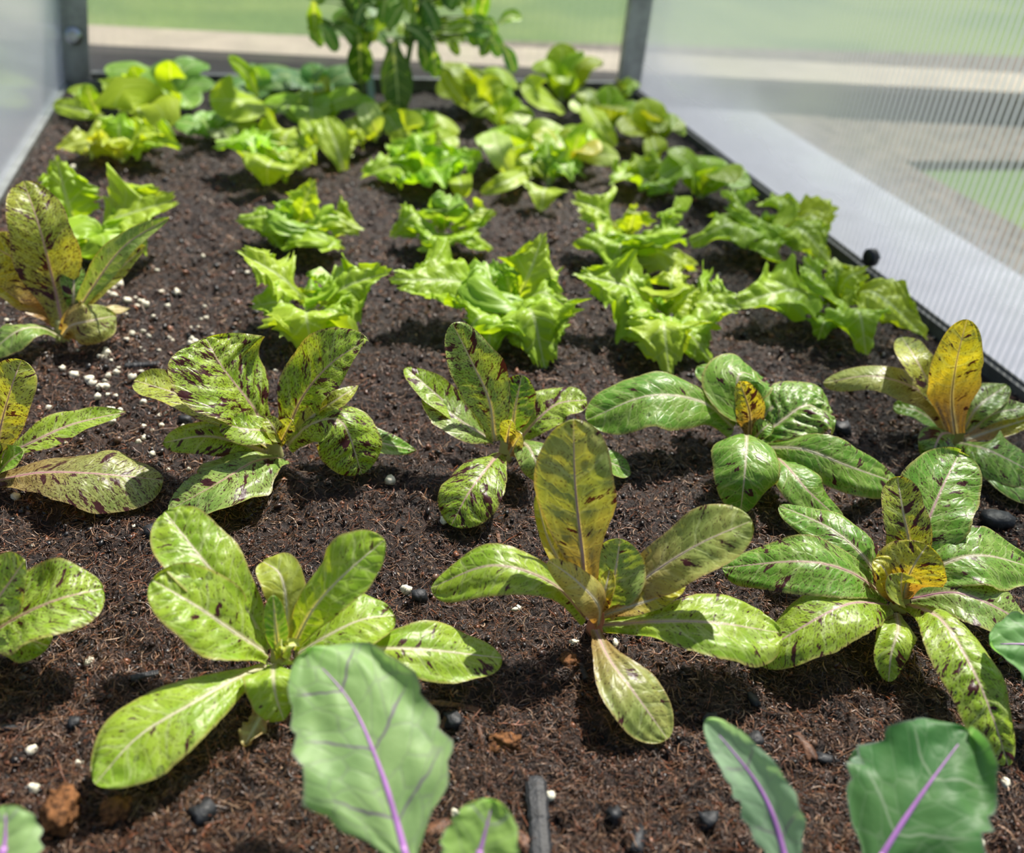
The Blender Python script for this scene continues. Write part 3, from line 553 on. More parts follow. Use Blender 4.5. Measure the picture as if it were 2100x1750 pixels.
BK = [
 ('blurred yellow-green frilly lettuce near the left wall, left of the bare soil gap', (250,330), 190, 4.6, FY, 21, 8, 'frill', ()),
 ('blurred frilly lettuce with a round pale front leaf, third row, left of middle', (575,355), 180, 5, FL, 22, 8, 'frill', [([(565,330,3),(550,340,4),(548,378,1)],110,FL,'frill')]),
 ('blurred light lettuce with one upright pale leaf behind the round-leaved one', (695,320), 120, 5, FL, 23, 6, 'frill', [([(705,350,1),(690,300,4),(668,240,7)],66,FL,'ell')]),
 ('blurred frilly lettuce standing alone in the third row, left of middle', (870,375), 180, 4.6, FG, 24, 8, 'frill', [([(935,360,2),(945,375,3),(945,405,1)],50,FL,'ell')]),
 ('blurred broad lettuce with a large pale tongue-shaped leaf, behind the middle rows', (1060,340), 170, 6, FG, 25, 8, 'ell', [([(1010,270,5),(1020,300,5.5),(1048,355,2)],62,(.50,.66,.20),'ell'), ([(1090,350,2),(1040,372,2.6),(985,395,1)],40,FL,'ell')]),
 ('blurred lettuce with wavy pale leaves hanging to the front, right behind the row gap', (1125,380), 150, 4.6, FG, 26, 7, 'frill', [([(1120,385,2),(1115,395,2.6),(1110,430,.8)],90,FL,'frill')]),
 ('blurred bright lettuce with glowing yellow leaves, right of the tongue-shaped leaf', (1165,350), 130, 6, FY, 27, 7, 'ell', ()),
 ('blurred lettuce with one flat pale leaf reaching right over bare soil', (1190,315), 100, 5, FG, 28, 6, 'ell', [([(1185,320,3),(1230,318,3.6),(1270,322,3)],44,(.55,.68,.18),'ell')]),
 ('blurred low lettuce between the upright frilly one and the right wall', (1320,385), 150, 3.2, FG, 29, 7, 'frill', ()),
 ('blurred lettuce beside the right wall, in line behind the light green one', (1435,405), 150, 6, FG, 30, 8, 'ell', ()),
 ('blurred lettuce beside the right wall with glowing yellow centre, farther back', (1335,300), 140, 6, FY, 31, 8, 'ell', [([(1350,340,1),(1345,310,4),(1340,280,5)],50,FY,'ell')]),
 ('blurred lettuce with a long pale leaf sloping down rightward, near the far right corner', (1245,265), 130, 6, FG, 32, 7, 'ell', [([(1200,215,5),(1225,250,5),(1262,300,2)],48,FL,'ell')]),
 ('blurred bright yellow-green lettuce beside the tall pepper plants, with an upright strap leaf', (975,225), 150, 8, FY, 33, 8, 'ell', [([(965,225,2),(930,185,6),(905,142,10)],34,FY,'ell'), ([(985,225,2),(1000,190,6),(1030,165,8)],60,FY,'ell')]),
 ('blurred lettuce in the last row on the right, close to the far wall', (1150,205), 140, 8, FL, 34, 7, 'ell', [([(1150,215,2),(1105,195,6),(1085,155,9)],44,FL,'ell')]),
 ('blurred small lettuce in the far right corner', (1268,215), 66, 4.5, FY, 35, 6, 'ell', ()),
 ('blurred mid-green lettuce behind the left half, between the round leaf and the pepper plants', (640,270), 150, 6, FG, 36, 7, 'ell', [([(650,300,2),(640,270,5),(625,240,6)],44,FL,'ell')]),
 ('blurred lettuce with an upright oval pale leaf in front of the pepper stems', (770,275), 120, 5, FG, 37, 6, 'ell', [([(775,280,2),(762,245,5),(745,212,6.6)],50,(.50,.64,.20),'ell')]),
 ('blurred low lettuce right of the oval pale leaf, with small yellow leaves', (860,290), 160, 4.2, FG, 38, 7, 'ell', [([(850,290,2),(835,275,4),(830,262,5)],60,FY,'ell'), ([(870,300,2),(905,290,3),(935,280,3)],48,FL,'ell')]),
 ('blurred pale lettuce in the thick of the back rows, left of the soil patch', (1030,265), 120, 5.5, FG, 39, 7, 'ell', ()),
 ('blurred dull green low lettuce behind the bare soil gap', (440,285), 150, 3.2, (.22,.40,.07), 40, 6, 'ell', ()),
 ('blurred lettuce in the far left corner with a leaf reaching to the wall', (205,235), 110, 4.5, FG, 41, 6, 'ell', [([(215,240,1.5),(165,225,3),(110,215,3)],40,FL,'ell'), ([(200,235,2),(185,200,5),(178,172,7)],40,FD,'ell')]),
 ('blurred bright lettuce in the back left with a broad glowing front leaf', (290,240), 150, 6.5, FL, 42, 8, 'ell', [([(275,205,5),(285,230,5),(270,255,1.5)],84,FY,'ell'), ([(260,210,4),(240,185,6),(210,170,7)],44,FL,'ell')]),
]
for (lb, bs, sp, hc, tn, sd, n, stl, ex) in BK: rosette(lb, bs, sp, hc, tn, sd, n, stl, extra=ex)
SP = dict(name='spinach_plant', group='round-leaved greens along the far wall')
rosette('blurred round-leaved green plant with an upright glowing yellow leaf near the far left', (350,225), 170, 7, (.28,.48,.08), 51, 7, 'ell', wk=.36, extra=[([(365,215,2),(352,180,6),(348,125,11)],70,(.44,.62,.01),'ell'), ([(300,200,2),(285,170,6),(270,135,9)],30,FG,'ell')], **SP)
rosette('blurred round-leaved green plant holding a big yellow oval leaf over the soil', (540,215), 190, 6, (.16,.36,.10), 52, 8, 'ell', wk=.36, extra=[([(530,205,3),(495,205,5.6),(430,205,5.6)],82,(.44,.62,.01),'ell'), ([(530,200,3),(505,150,8),(468,118,11)],30,FG,'ell')], **SP)
rosette('blurred bluish green plant near the foot of the pepper stems', (650,205), 160, 6, (.13,.32,.12), 53, 7, 'ell', wk=.38, extra=[([(655,200,2),(662,180,6),(670,155,8)],36,(.35,.42,.02),'ell')], **SP)
# ------------------------------------------------------------------ kohlrabi leaves at the front
KG = (.34, .54, .20); KL = (.34, .56, .12); KD = (.055, .20, .05); PU = (.42, .17, .50)
def kohl(label, base, leaves, sd, stem_r=.004):
    b = at(*base); b[2] = 0; t = thing('kohlrabi_plant', label, 'kohlrabi', b, 'young kohlrabi plants along the near edge')
    v, f = tube_vf([b+[0, 0, -.008], b+[0, 0, .02], b+[0, 0, .05]], [.006, .0055, .0045], 10, 1, np.array([0, 1., 0])); mesh_obj('stem', v, f, M['purple'], t, b)
    for i, (pts, w, tint, k) in enumerate(leaves):
        pts = [(p[0], p[1], p[2]*.62) for p in pts]
        P0 = at(pts[0][0], pts[0][1], pts[0][2]/100.); top = b+[0, 0, .045]
        nxt = at(pts[1][0], pts[1][1], pts[1][2]/100.); dd = unit(nxt-P0)*.02
        S, L = spline([top-[0, 0, .015], (top+P0)/2+[0, 0, -.006], P0, P0+dd]); q = np.linspace(0, 1, 18)
        v, f = tube_vf(S(q), .0026-.0009*q, 10, 1); mesh_obj('petiole', v, f, M['purple'], t, b)
        kk = D(prof='kale', mat='kale', teeth=.16, ruf=.08, wave=.10, cup=.15, face=.35, seed=sd*11+i, rib=.0021, nt=72, ns=40, quilt=.03, speck=.9, nv=5); kk.update(k)
        pxleaf(t, b, pts, w, tint=tint, **kk)
    return t
kohl('kohlrabi plant with the big purple-veined leaf in front of the lime lettuce', (930, 1990), [
  ([(850,1830,7.5),(822,1720,9.),(780,1580,11),(718,1440,13),(628,1335,14.5)], 300, KG, D(face=.5, speck=1., nv=5)),
  ([(960,1840,7),(985,1745,9),(1012,1640,11)], 158, KL, D(face=.5, speck=.4, cup=.5))], 1)
kohl('kohlrabi plant showing only a leaf tip in the lower left corner', (-30, 2000), [
  ([(-20,1840,6.5),(8,1740,8),(12,1652,9.6)], 150, KG, D(face=.45, speck=.3))], 2)
kohl('kohlrabi plant in the lower right corner with a broad toothed leaf', (1880, 1990), [
  ([(1622,1870,6.5),(1610,1760,8),(1560,1620,10.5),(1448,1476,13)], 112, (.33,.52,.33), D(face=.45, speck=.6, cup=.5, roll=-10)),
  ([(1770,1830,6.5),(1815,1745,8.5),(1890,1630,11),(1985,1500,13)], 300, KD, D(face=.5, speck=.15, teeth=.22)),
  ([(1990,1800,5.5),(1930,1690,6.5),(1830,1600,7.5),(1742,1555,8)], 150, (.12,.24,.17), D(face=.35, speck=.1, teeth=.06))], 3)
kohl('kohlrabi plant with a toothed bright green leaf at the right edge', (2230, 1560), [
  ([(2190,1420,6),(2165,1360,8),(2120,1325,9),(2030,1320,8.4)], 130, (.20,.42,.14), D(face=.4, speck=.1, teeth=.22, cup=-.3)),
  ([(2240,1480,5),(2180,1400,6),(2100,1390,6)], 110, (.16,.34,.14), D(face=.3, speck=.1))], 4)
# ------------------------------------------------------------------ tall pepper plants at the far wall
def atY(px, py, Y):
    v = np.array([px-1050, py-875, F]); w = np.array([cv@v, dv@v, uv_@v]); return CAM+w*(Y/w[1])
def pepper(label, base, leanpx, seed, foli=(), hgt=.42):
    b = at(*base); b[2] = 0; t = thing('pepper_plant', label, 'pepper plant', b, 'tall pepper plants at the far wall'); r = random.Random(seed)
    S, L = spline([b+[0,0,-.005], b+[.004,0,.09], b+[leanpx*.4,.0,.22], b+[leanpx,.01,hgt]]); q = np.linspace(0, 1, 20)
    v, f = tube_vf(S(q), .0055-.0035*q, 8, 1, np.array([0, 1., 0])); mesh_obj('stem', v, f, M['stem'], t, b)
    for j in range(7):
        q0 = .26+.10*j; p = S(np.array([q0]))[0]; a = r.uniform(0, 6.28); l = r.uniform(.06, .12)
        d = np.array([math.cos(a), .6*math.sin(a), .5]); e = p+unit(d)*l
        v, f = tube_vf([p, (p+e)/2+[0, 0, .006], e], [.0028, .0022, .0012], 6, 1, np.array([0, 1., 0])); br = mesh_obj('branch', v, f, M['stem'], t, b)
        for k in range(9):
            u = r.uniform(.25, 1.05); c = p+(e-p)*u; aa = r.uniform(0, 6.28); dd = np.array([math.cos(aa), math.sin(aa), r.uniform(-.5, .5)]); ll = r.uniform(.028, .055)
            g = r.choice([(.10,.27,.05), (.16,.36,.06), (.07,.20,.06), (.30,.46,.02), (.20,.40,.16)])
            blade(t, b, [c, c+dd*ll*.5+[0,0,.006], c+dd*ll+[0,0,-.006]], ll*.3, 'ell', g, 0, cup=.3, wave=.05, seed=seed*99+j*9+k, mat='frilly', nt=8, ns=6, rib=0, quilt=0)
    for j, (px, py, ln, g, an) in enumerate(foli):
        p = atY(px, py, b[1]+r.uniform(-.05, .03)); dd = np.array([math.cos(an), r.uniform(-.4, .4), math.sin(an)]); m = ln*1.7/F
        p1 = p-dd*m*.5; p2 = p+dd*m*.5; q0 = S(np.linspace(.3, .95, 30)); src = q0[np.argmin(np.abs(q0[:, 2]-p1[2]*.9)+.5*np.abs(q0[:, 0]-p1[0]))]
        v, f = tube_vf([src, (src+p1)/2+[0, 0, .004], p1], [.0016, .0012, .0008], 6, 1, np.array([0, 1., 0])); mesh_obj('petiole', v, f, M['stem'], t, b)
        blade(t, b, [p1, (p1+p2)/2+[0, 0, .004], p2+[0, 0, -.004]], m*.27, 'ell', g, 0, face=.6, cup=.3, wave=.06, seed=seed*77+j, mat='frilly', nt=12, ns=8, rib=0, quilt=0)
    return t
def foliage(n, x0, x1, y0, y1, seed):
    r = random.Random(seed); G = [(.08,.24,.03), (.13,.33,.04), (.05,.16,.05), (.28,.46,.015), (.18,.40,.12)]
    return [(r.uniform(x0, x1), y0+(y1-y0)*r.random()**1.3, r.uniform(26, 58), r.choice(G), r.uniform(-2.4, .4) if r.random() < .7 else r.uniform(0, 6.28)) for _ in range(n)]
FO1 = foliage(34, 640, 790, -40, 80, 1)+[(738, 120, 90, (.05,.15,.02), -1.5), (765, 62, 34, (.30,.48,.01), -1.5), (700, 62, 44, (.07,.22,.01), -.3)]
FO2 = foliage(44, 815, 1010, -40, 95, 2)+[(812, 155, 110, (.05,.13,.02), -1.5), (850, 42, 36, (.25,.46,.01), -1.4), (1047, 38, 48, (.25,.48,.01), .3), (1010, 85, 60, (.12,.32,.08), -.9), (1042, 118, 50, (.06,.22,.08), -1.), (985, 72, 40, (.2,.42,.03), -.5), (870, 110, 60, (.08,.22,.03), -1.2), (890, 125, 50, (.2,.42,.04), -1.4), (860, 75, 60, (.06,.18,.03), -.6)]
pepper('leafy pepper plant on the left of the pair at the far wall', (738, 222), -.02, 3, FO1)
pepper('leafy pepper plant on the right of the pair at the far wall, leaning right', (830, 238), .09, 8, FO2)
# ------------------------------------------------------------------ soil
def hash2(ix, iy, s):
    h = (ix.astype(np.int64)*374761393+iy.astype(np.int64)*668265263+s*144665) & 0x7fffffff
    h = ((h ^ (h >> 13))*1274126177) & 0x7fffffff; return ((h ^ (h >> 16)) & 0xffff)/65535.
def vnoise(x, y, f, s):
    x = x*f; y = y*f; ix = np.floor(x); iy = np.floor(y); u = x-ix; v = y-iy; u = u*u*(3-2*u); v = v*v*(3-2*v)
    a = hash2(ix, iy, s); b = hash2(ix+1, iy, s); c = hash2(ix, iy+1, s); d = hash2(ix+1, iy+1, s)
    return (a*(1-u)+b*u)*(1-v)+(c*(1-u)+d*u)*v-.5
def soil_h(x, y):
    x = np.asarray(x, float); y = np.asarray(y, float)
    return .007*vnoise(x, y, 12, 1)+.0055*vnoise(x, y, 34, 2)+.006*vnoise(x, y, 80, 3)+.0042*vnoise(x, y, 200, 4)+.0022*vnoise(x, y, 480, 5)-.003
ny, nx = 640, 560
q = np.linspace(0, 1, ny); ys = YF+(YB-YF)*(q**1.7); xs = np.linspace(XL, XR, nx)
gy, gx = np.meshgrid(ys, xs, indexing='ij'); gz = soil_h(gx, gy)
idx = np.arange(ny*nx).reshape(ny, nx); Fs = np.stack([idx[:-1, :-1], idx[:-1, 1:], idx[1:, 1:], idx[1:, :-1]], -1).reshape(-1, 4)
so = mesh_obj('soil', np.stack([gx, gy, gz], -1).reshape(-1, 3), Fs, M['soil']); tag(so, 'dark brown fibrous coir compost filling the planting bed', 'soil', kind='structure')
ICO = None
def ico(sub=1):
    import bmesh
    bm = bmesh.new(); bmesh.ops.create_icosphere(bm, subdivisions=sub, radius=1); v = np.array([p.co[:] for p in bm.verts]); f = np.array([[w.index for w in q.verts] for q in bm.faces]); bm.free(); return v, f
def scatter_xy(n, ylo=225, yhi=1900, pw=1.):
    px = RNG.uniform(-250, 2350, n*3); py = ylo+(yhi-ylo)*RNG.uniform(0, 1, n*3)**pw
    v = np.stack([px-1050, py-875, np.full(n*3, F)], -1); w = np.stack([v@cv, v@dv, v@uv_], -1); g = w[:, :2]*((-H)/w[:, 2])[:, None]
    ok = (g[:, 0] > XL+.01) & (g[:, 0] < XR-.015) & (g[:, 1] > YF+.01) & (g[:, 1] < YB-.01); g = g[ok][:n]; return g[:, 0], g[:, 1]
def rot_rand(n):
    q = RNG.normal(size=(n, 4)); q /= np.linalg.norm(q, axis=1)[:, None]; w, x, y, z = q.T
    return np.stack([np.stack([1-2*(y*y+z*z), 2*(x*y-z*w), 2*(x*z+y*w)], -1), np.stack([2*(x*y+z*w), 1-2*(x*x+z*z), 2*(y*z-x*w)], -1), np.stack([2*(x*z-y*w), 2*(y*z+x*w), 1-2*(x*x+y*y)], -1)], 1)
def crumbs(name, n, smin, smax, palette, label, pw=1.):
    v0, f0 = ico(1); x, y = scatter_xy(n, pw=pw); n = len(x); dist = np.sqrt(x*x+y*y+H*H)
    s = (smin+(smax-smin)*RNG.uniform(0, 1, n)**3)*np.clip(dist/.7, .8, 1.6)
    sc = s[:, None]*RNG.uniform(.25, 1.25, (n, 3)); V = v0[None]*(1+RNG.uniform(-.42, .42, (n, len(v0), 1)))*sc[:, None]
    V = np.einsum('nij,nkj->nki', rot_rand(n), V); c = np.stack([x, y, soil_h(x, y)+s*.25], -1); V = V+c[:, None]
    Fc = (f0[None]+(np.arange(n)*len(v0))[:, None, None]).reshape(-1, 3)
    pal = np.array(palette); k = RNG.integers(0, len(pal), n); col = .7*pal[k]*RNG.uniform(.5, 1.3, (n, 1)); col = np.repeat(np.c_[col, np.ones(n)], len(v0), 0)
    o = mesh_obj(name, V.reshape(-1, 3), Fc, M['crumb'], smooth=False, attr=col); tag(o, label, 'compost', kind='stuff')
crumbs('compost_crumb', 36000, .0006, .0030, [(.012,.008,.007),(.04,.018,.012),(.11,.045,.024),(.010,.010,.012),(.24,.085,.035),(.05,.025,.016),(.02,.012,.009),(.16,.085,.050),(.006,.006,.007)], 'dark and reddish brown compost crumbs covering the bed')
def fibres(n):
    x, y = scatter_xy(n, ylo=235, yhi=1900, pw=.95); n = len(x); K = 5; dist = np.sqrt(x*x+y*y+H*H); ds = np.clip(dist/.65, .85, 2.)
    L = np.clip(RNG.lognormal(math.log(.0062), .55, n), .002, .028)*ds**.5; a = RNG.uniform(0, 6.283, n); cu = RNG.normal(0, 1.3, n); el = RNG.normal(0, .22, n)
    t = np.linspace(-.5, .5, K)[None]; ang = a[:, None]+cu[:, None]*t
    dx = np.cos(ang); dy = np.sin(ang); px = x[:, None]+np.cumsum(dx, 1)*L[:, None]/K; py = y[:, None]+np.cumsum(dy, 1)*L[:, None]/K
    px = np.clip(px, XL+.004, XR-.012); py = np.minimum(py, YB-.004)
    pz = soil_h(px, py)*.6+soil_h(x, y)[:, None]*.4+RNG.uniform(0, .0026, n)[:, None]+np.sin(el)[:, None]*t*L[:, None]*1.2+.0006
    P = np.stack([px, py, pz], -1); T = np.gradient(P, axis=1); T /= np.linalg.norm(T, axis=2)[..., None]+1e-12
    B = np.cross(T, [0, 0, 1.]); B /= np.linalg.norm(B, axis=2)[..., None]+1e-12; Nn = np.cross(B, T)
    r = (RNG.lognormal(math.log(.00021), .45, n)*ds)[:, None, None]*np.array([.5, 1, 1, .9, .4])[None, :, None]
    V = np.stack([P+B*r, P-B*r*.6+Nn*r*.8, P-B*r*.6-Nn*r*.8], 2)
    base = (np.arange(n)*K*3)[:, None, None, None]; i = np.arange(K-1)[None, :, None, None]*3; j = np.arange(3)[None, None, :, None]; jn = (j+1) % 3
    Fc = np.concatenate([base+i+j, base+i+jn, base+i+3+jn, base+i+3+j], -1).reshape(-1, 4)
    pal = np.array([(.045,.022,.013),(.11,.048,.023),(.18,.088,.045),(.28,.155,.085),(.24,.080,.034),(.42,.28,.18),(.022,.012,.009),(.07,.038,.024)]); k = RNG.choice(8, n, p=[.18,.22,.2,.12,.08,.04,.08,.08])
    col = pal[k]*RNG.uniform(.5, 1.15, (n, 1)); col = np.repeat(np.c_[col, np.ones(n)], K*3, 0)
    o = mesh_obj('coir_fibre', V.reshape(-1, 3), Fc, M['fibre'], attr=col); tag(o, 'fine brown coir fibres tangled over the surface of the compost', 'compost', kind='stuff')
fibres(120000)
# loose pieces one could pick up
def lump(name, px, py, wpx, hpx, ang, mat, label, cat, seed, group=None, flat=.5, sub=3, rough=.25, zc=.35):
    hard = mat != 'perlite'
    v, f = ico(sub); p = at(px, py); _, z = proj(p); m = z/F; rng = np.random.default_rng(seed)
    a = wpx*m/2; b = hpx*m/2*1.25; wb = [rng.normal(0, 2.2, 3) for _ in range(7)]
    d = sum(np.sin(v@w*(1+i*.6)+i)/(1+i*.35) for i, w in enumerate(wb))*rough*.4
    if mat == 'charcoal': v = np.sign(v)*np.abs(v)**.62; d = d+rng.uniform(-.10, .10, len(v))
    if mat in ('clump', 'bark'): d = d+rng.uniform(-.16, .16, len(v))
    V = v*(1+d[:, None]); h = min(a, b)*flat*2
    V = V*[a, b, h/2*1.2]; t = math.radians(ang); R = np.array([[math.cos(t), -math.sin(t), 0], [math.sin(t), math.cos(t), 0], [0, 0, 1]]); V = V@R.T
    c = np.array([p[0], p[1], float(soil_h(p[0], p[1]))+h*zc])
    o = mesh_obj(name, V+c, f, M[mat], None, c, smooth=not hard); tag(o, label, cat, group); return o
PER = [(12,653),(228,588),(221,598),(232,604),(262,621),(280,628),(292,619),(300,629),(330,597),(363,597),(410,638),(352,693),(393,690),(270,682),(260,702),(218,722),(213,729),(467,690),(148,763),(128,750),(155,755),(182,775),(190,786),(204,797),(216,793),(237,760),(272,777),(346,776),(380,783),(364,789),(565,760),(200,816),(99,833),(231,838),(205,842),(141,851),(246,838),(294,827),(326,845),(342,846),(294,870),(310,875),(376,872),(295,894),(283,906),(311,928),(34,1016),(106,1007),(752,848),(213,570),(245,578),(193,600),(175,565),(415,518),(140,548),(150,350),(270,395),(290,400),(300,410),(225,452),(400,700),(450,745),(15,620),(16,670),(30,700),(98,878),(60,1110),(275,1080),(600,640)]
PER2 = [(62,1537),(162,1560),(68,1616),(180,1338),(861,1673),(935,1660),(1128,1630),(835,1205),(800,985),(230,865),(910,1060),(2065,1605),(2012,1722),(1180,1310),(1262,1315),(1060,1245),(940,1062)]
r = random.Random(5)
for i in range(70): PER.append((r.gauss(270, 110), r.gauss(680, 120)))
PER = [p for p in PER if p[0] > 3]
def inside(p):
    g = at(*p); return XL+.02 < g[0] < XR-.02 and g[1] < YB-.02
for i, p in enumerate([q for q in PER if inside(q)]):
    k = 13*r.uniform(.45, 1.15) if i < 66 else 10*r.uniform(.4, .9)
    lump('perlite_granule', p[0], p[1], k*1.25, k, r.uniform(0, 180), 'perlite', 'small cream-white perlite granule on the dark soil among the left-hand lettuces', 'perlite', i, 'perlite granules scattered on the left of the bed', .8, 2, .5)
for i, p in enumerate(PER2):
    lump('perlite_granule', p[0], p[1], r.uniform(15, 24) if i < 13 else 14, 17, r.uniform(0, 180), 'perlite', 'pale perlite granule lying singly on the soil of the near half of the bed', 'perlite', 300+i, 'single perlite granules in the near half', .8, 2, .5)
def strip(name, pts, wpx, mat, label, cat, thick=.5, group=None, seed=0):
    P = [at(a, b) for a, b in pts]; _, z = proj(P[0]); m = z/F; rng = np.random.default_rng(seed); S, L = spline([np.array([p[0], p[1], float(soil_h(p[0], p[1]))+.0015+wpx*m*thick*.4]) for p in P], 20)
    q = np.linspace(0, 1, 26); R = wpx*m/2*(1+rng.normal(0, .06, 26)); R[0] *= .75; R[-1] *= .75
    v, f = tube_vf(S(q), R, 8, thick, np.array([0, 0, 1.])); o = mesh_obj(name, v, f, M[mat], None, S(np.array([.5]))[0], smooth=False); tag(o, label, cat, group); return o
strip('charcoal_stick', [(1098,1592),(1104,1670),(1112,1800)], 44, 'charcoal', 'long flat grey-black charcoal stick at the bottom middle of the bed', 'charcoal', .35)
strip('charcoal_stick', [(268,1392),(325,1378)], 16, 'charcoal', 'short black charcoal stick above the lime lettuce\'s long front leaf', 'charcoal')
strip('charcoal_stick', [(0,1487),(50,1490)], 14, 'charcoal', 'black charcoal stick at the left edge', 'charcoal')
strip('charcoal_stick', [(255,748),(328,742)], 16, 'charcoal', 'black charcoal stick on the soil left of the large purple-blotched lettuce', 'charcoal')
strip('charcoal_stick', [(1190,1358),(1202,1392)], 14, 'charcoal', 'small charcoal stick beside the orange bark chip', 'charcoal')
strip('bark_strip', [(865,1520),(895,1492),(925,1464)], 18, 'bark', 'light brown bark strip leaning beside the big kohlrabi leaf', 'bark', .4)
strip('bark_strip', [(880,1438),(930,1444),(985,1450)], 14, 'bark', 'long fibrous brown bark strip right of the big kohlrabi leaf\'s top', 'bark', .4)
strip('bark_strip', [(980,1485),(992,1520)], 9, 'bark', 'thin upright bark splinter right of the leaning bark strip', 'bark', .4)
strip('bark_strip', [(1698,1690),(1702,1748)], 8, 'bark', 'thin brown bark splinter at the bottom, left of the broad toothed leaf', 'bark', .4)
strip('bark_strip', [(1020,1082),(1026,1110)], 8, 'bark', 'pale bark splinter on the soil in front of the compact romaine', 'bark', .4)
lump('bark_chip', 905, 1690, 70, 32, 15, 'bark', 'reddish brown bark chip at the bottom, between the two leaves of the front kohlrabi', 'bark', 41, None, .5)
lump('bark_chip', 1165, 1356, 34, 34, 20, 'clump', 'round orange-brown bark chip on the soil below the spoon-leaved lettuce', 'bark', 42, None, .5)
lump('bark_chip', 1075, 1728, 30, 42, 20, 'bark', 'brown bark chip touching the long charcoal stick', 'bark', 43, None, .5)
lump('bark_chip', 1652, 1528, 32, 60, 5, 'bark', 'glossy brown bark chip on the soil above the lower right kohlrabi leaves', 'bark', 44, None, .5)
lump('coir_clump', 130, 1662, 80, 70, 10, 'clump', 'large tan clump of coir in the lower left', 'coir clump', 45, None, .6, 4, .5)
lump('coir_clump', 246, 1672, 50, 40, 30, 'clump', 'orange-brown clump of coir right of the large tan clump', 'coir clump', 46, None, .6, 4, .5)
lump('coir_clump', 1040, 1515, 60, 40, 10, 'clump', 'tan clump of coir on the soil between the big leaf and the brown-tipped leaf', 'coir clump', 47, None, .4, 4, .5)
CH = [(930,1478,34,26,'between the leaning bark strip and the tan coir clump'),(415,1668,44,36,'below the lime lettuce\'s long leaf'),(1450,1680,36,28,'left of the narrow kohlrabi leaf'),(1548,1522,30,22,'above the narrow kohlrabi leaf'),(1695,1545,60,22,'beside the glossy bark chip'),(1545,1432,20,30,'on open soil in the lower right'),(320,1085,50,24,'under the lime lettuce\'s tallest leaf tip'),(150,1485,26,20,'left of the lime lettuce\'s long leaf'),(1258,1675,34,26,'right of the long charcoal stick'),(1310,1720,30,50,'at the bottom, well right of the long charcoal stick'),(860,1225,30,22,'between the lime and the spoon-leaved lettuces'),(1460,1480,26,22,'just above the narrow kohlrabi leaf\'s tip'),(1725,880,34,24,'right of the drooping dark green lettuce'),(380,860,30,18,'beside the large purple-blotched lettuce'),(2040,1075,50,30,'at the right edge above the sprawling lettuce'),(60,795,36,20,'near the left edge above the cut-off lettuce')]
for i, (a, b, w, h, wh) in enumerate(CH): lump('charcoal_piece', a, b, w, h, i*37, 'charcoal', 'black charcoal piece '+wh, 'charcoal', 60+i, 'loose charcoal pieces', .7, 2, .5)
# ------------------------------------------------------------------ frame, panels, outside
def LX(z): return XL+.14*z
ZT = .44
def quad_panel(a, b, n, mat, name, label, thick, nrm, web):
    """twin-wall sheet between the floor line a-b and its top line; vertical webs every 10 mm"""
    (a0, a1), (b0, b1) = a, b; V = []; Fc = []; nrm = np.array(nrm)
    for off in (0, thick):
        k = len(V)
        for s in (0, 1):
            for z in (0, 1): p0 = (a0, b0)[s]; p1 = (a1, b1)[s]; V.append(np.array(p1 if z else p0)+nrm*off)
        Fc.append((k, k+2, k+3, k+1))
    o = mesh_obj(name, V, Fc, M[mat], smooth=False); tag(o, label, 'panel', kind='structure')
    V = []; Fc = []
    for i in range(n+1):
        t = i/n; p0 = np.array(a0)*(1-t)+np.array(b0)*t; p1 = np.array(a1)*(1-t)+np.array(b1)*t; k = len(V)
        V += [p0, p1, p1+nrm*thick, p0+nrm*thick]; Fc.append((k, k+1, k+2, k+3))
    w = mesh_obj('panel_web', V, Fc, M[web], o, smooth=False)
    return o
quad_panel(((XR, -.1, -.10), (XR, -.1, ZT)), ((XR, YB, -.10), (XR, YB, ZT)), 189, 'panel', 'wall_right', 'ribbed translucent twin-wall panel on the right side of the bed', .006, (1, 0, 0), 'web')
quad_panel(((LX(-.1), -.1, -.10), (LX(ZT), -.1, ZT)), ((LX(-.1), YB, -.10), (LX(ZT), YB, ZT)), 189, 'panel', 'wall_left', 'ribbed translucent twin-wall panel on the left side of the bed', .006, (-1, 0, 0), 'web')
quad_panel(((XL, YB, -.10), (LX(ZT), YB, ZT)), ((XR, YB, -.10), (XR, YB, ZT)), 60, 'clear', 'wall_back', 'clear greenhouse panel across the far end of the bed', .006, (0, 1, 0), 'clear')
def post(name, label, x0, sx, lean):
    base = np.array([x0, YB-.02, -.10]); t = thing(name, label, 'post', base); z0, z1 = -.10, ZT; V = []; Fc = []
    prof = [(0,0),(.045,0),(.045,.004),(.026,.004),(.026,.020),(.019,.020),(.019,.004),(.004,.004),(.004,.034),(0,.034)]
    for z in (z0, z1):
        for (a, b) in prof: V.append((x0+sx*a+lean*z, YB-.022+b*.6, z))
    n = len(prof); Fc = [(i, (i+1) % n, n+(i+1) % n, n+i) for i in range(n)]+[tuple(range(n)), tuple(range(2*n-1, n-1, -1))]
    mesh_obj('profile', V, Fc, M['alu'], t, base, smooth=False); return t, base
def bolt(parent, base, c, r=.007):
    a = np.arange(6)*math.pi/3; V = [(c[0]+r*math.cos(q), c[1]-d, c[2]+r*math.sin(q)) for d in (0, .006) for q in a]; Fc = [(i, (i+1) % 6, 6+(i+1) % 6, 6+i) for i in range(6)]+[tuple(range(6)), tuple(range(11, 5, -1))]
    mesh_obj('bolt', V, Fc, M['steel'], parent, base, smooth=False)
    v, f = tube_vf([(c[0], c[1]-.001, c[2]), (c[0], c[1]-.0025, c[2])], [r*1.6]*2, 20); mesh_obj('washer', v, f, M['steel'], parent, base)
p1, b1 = post('corner_post', 'grey aluminium post in the far left corner with a bolt', XL-.004, 1, .14); bolt(p1, b1, (XL+.018+.14*.085, YB-.024, .085), .009)
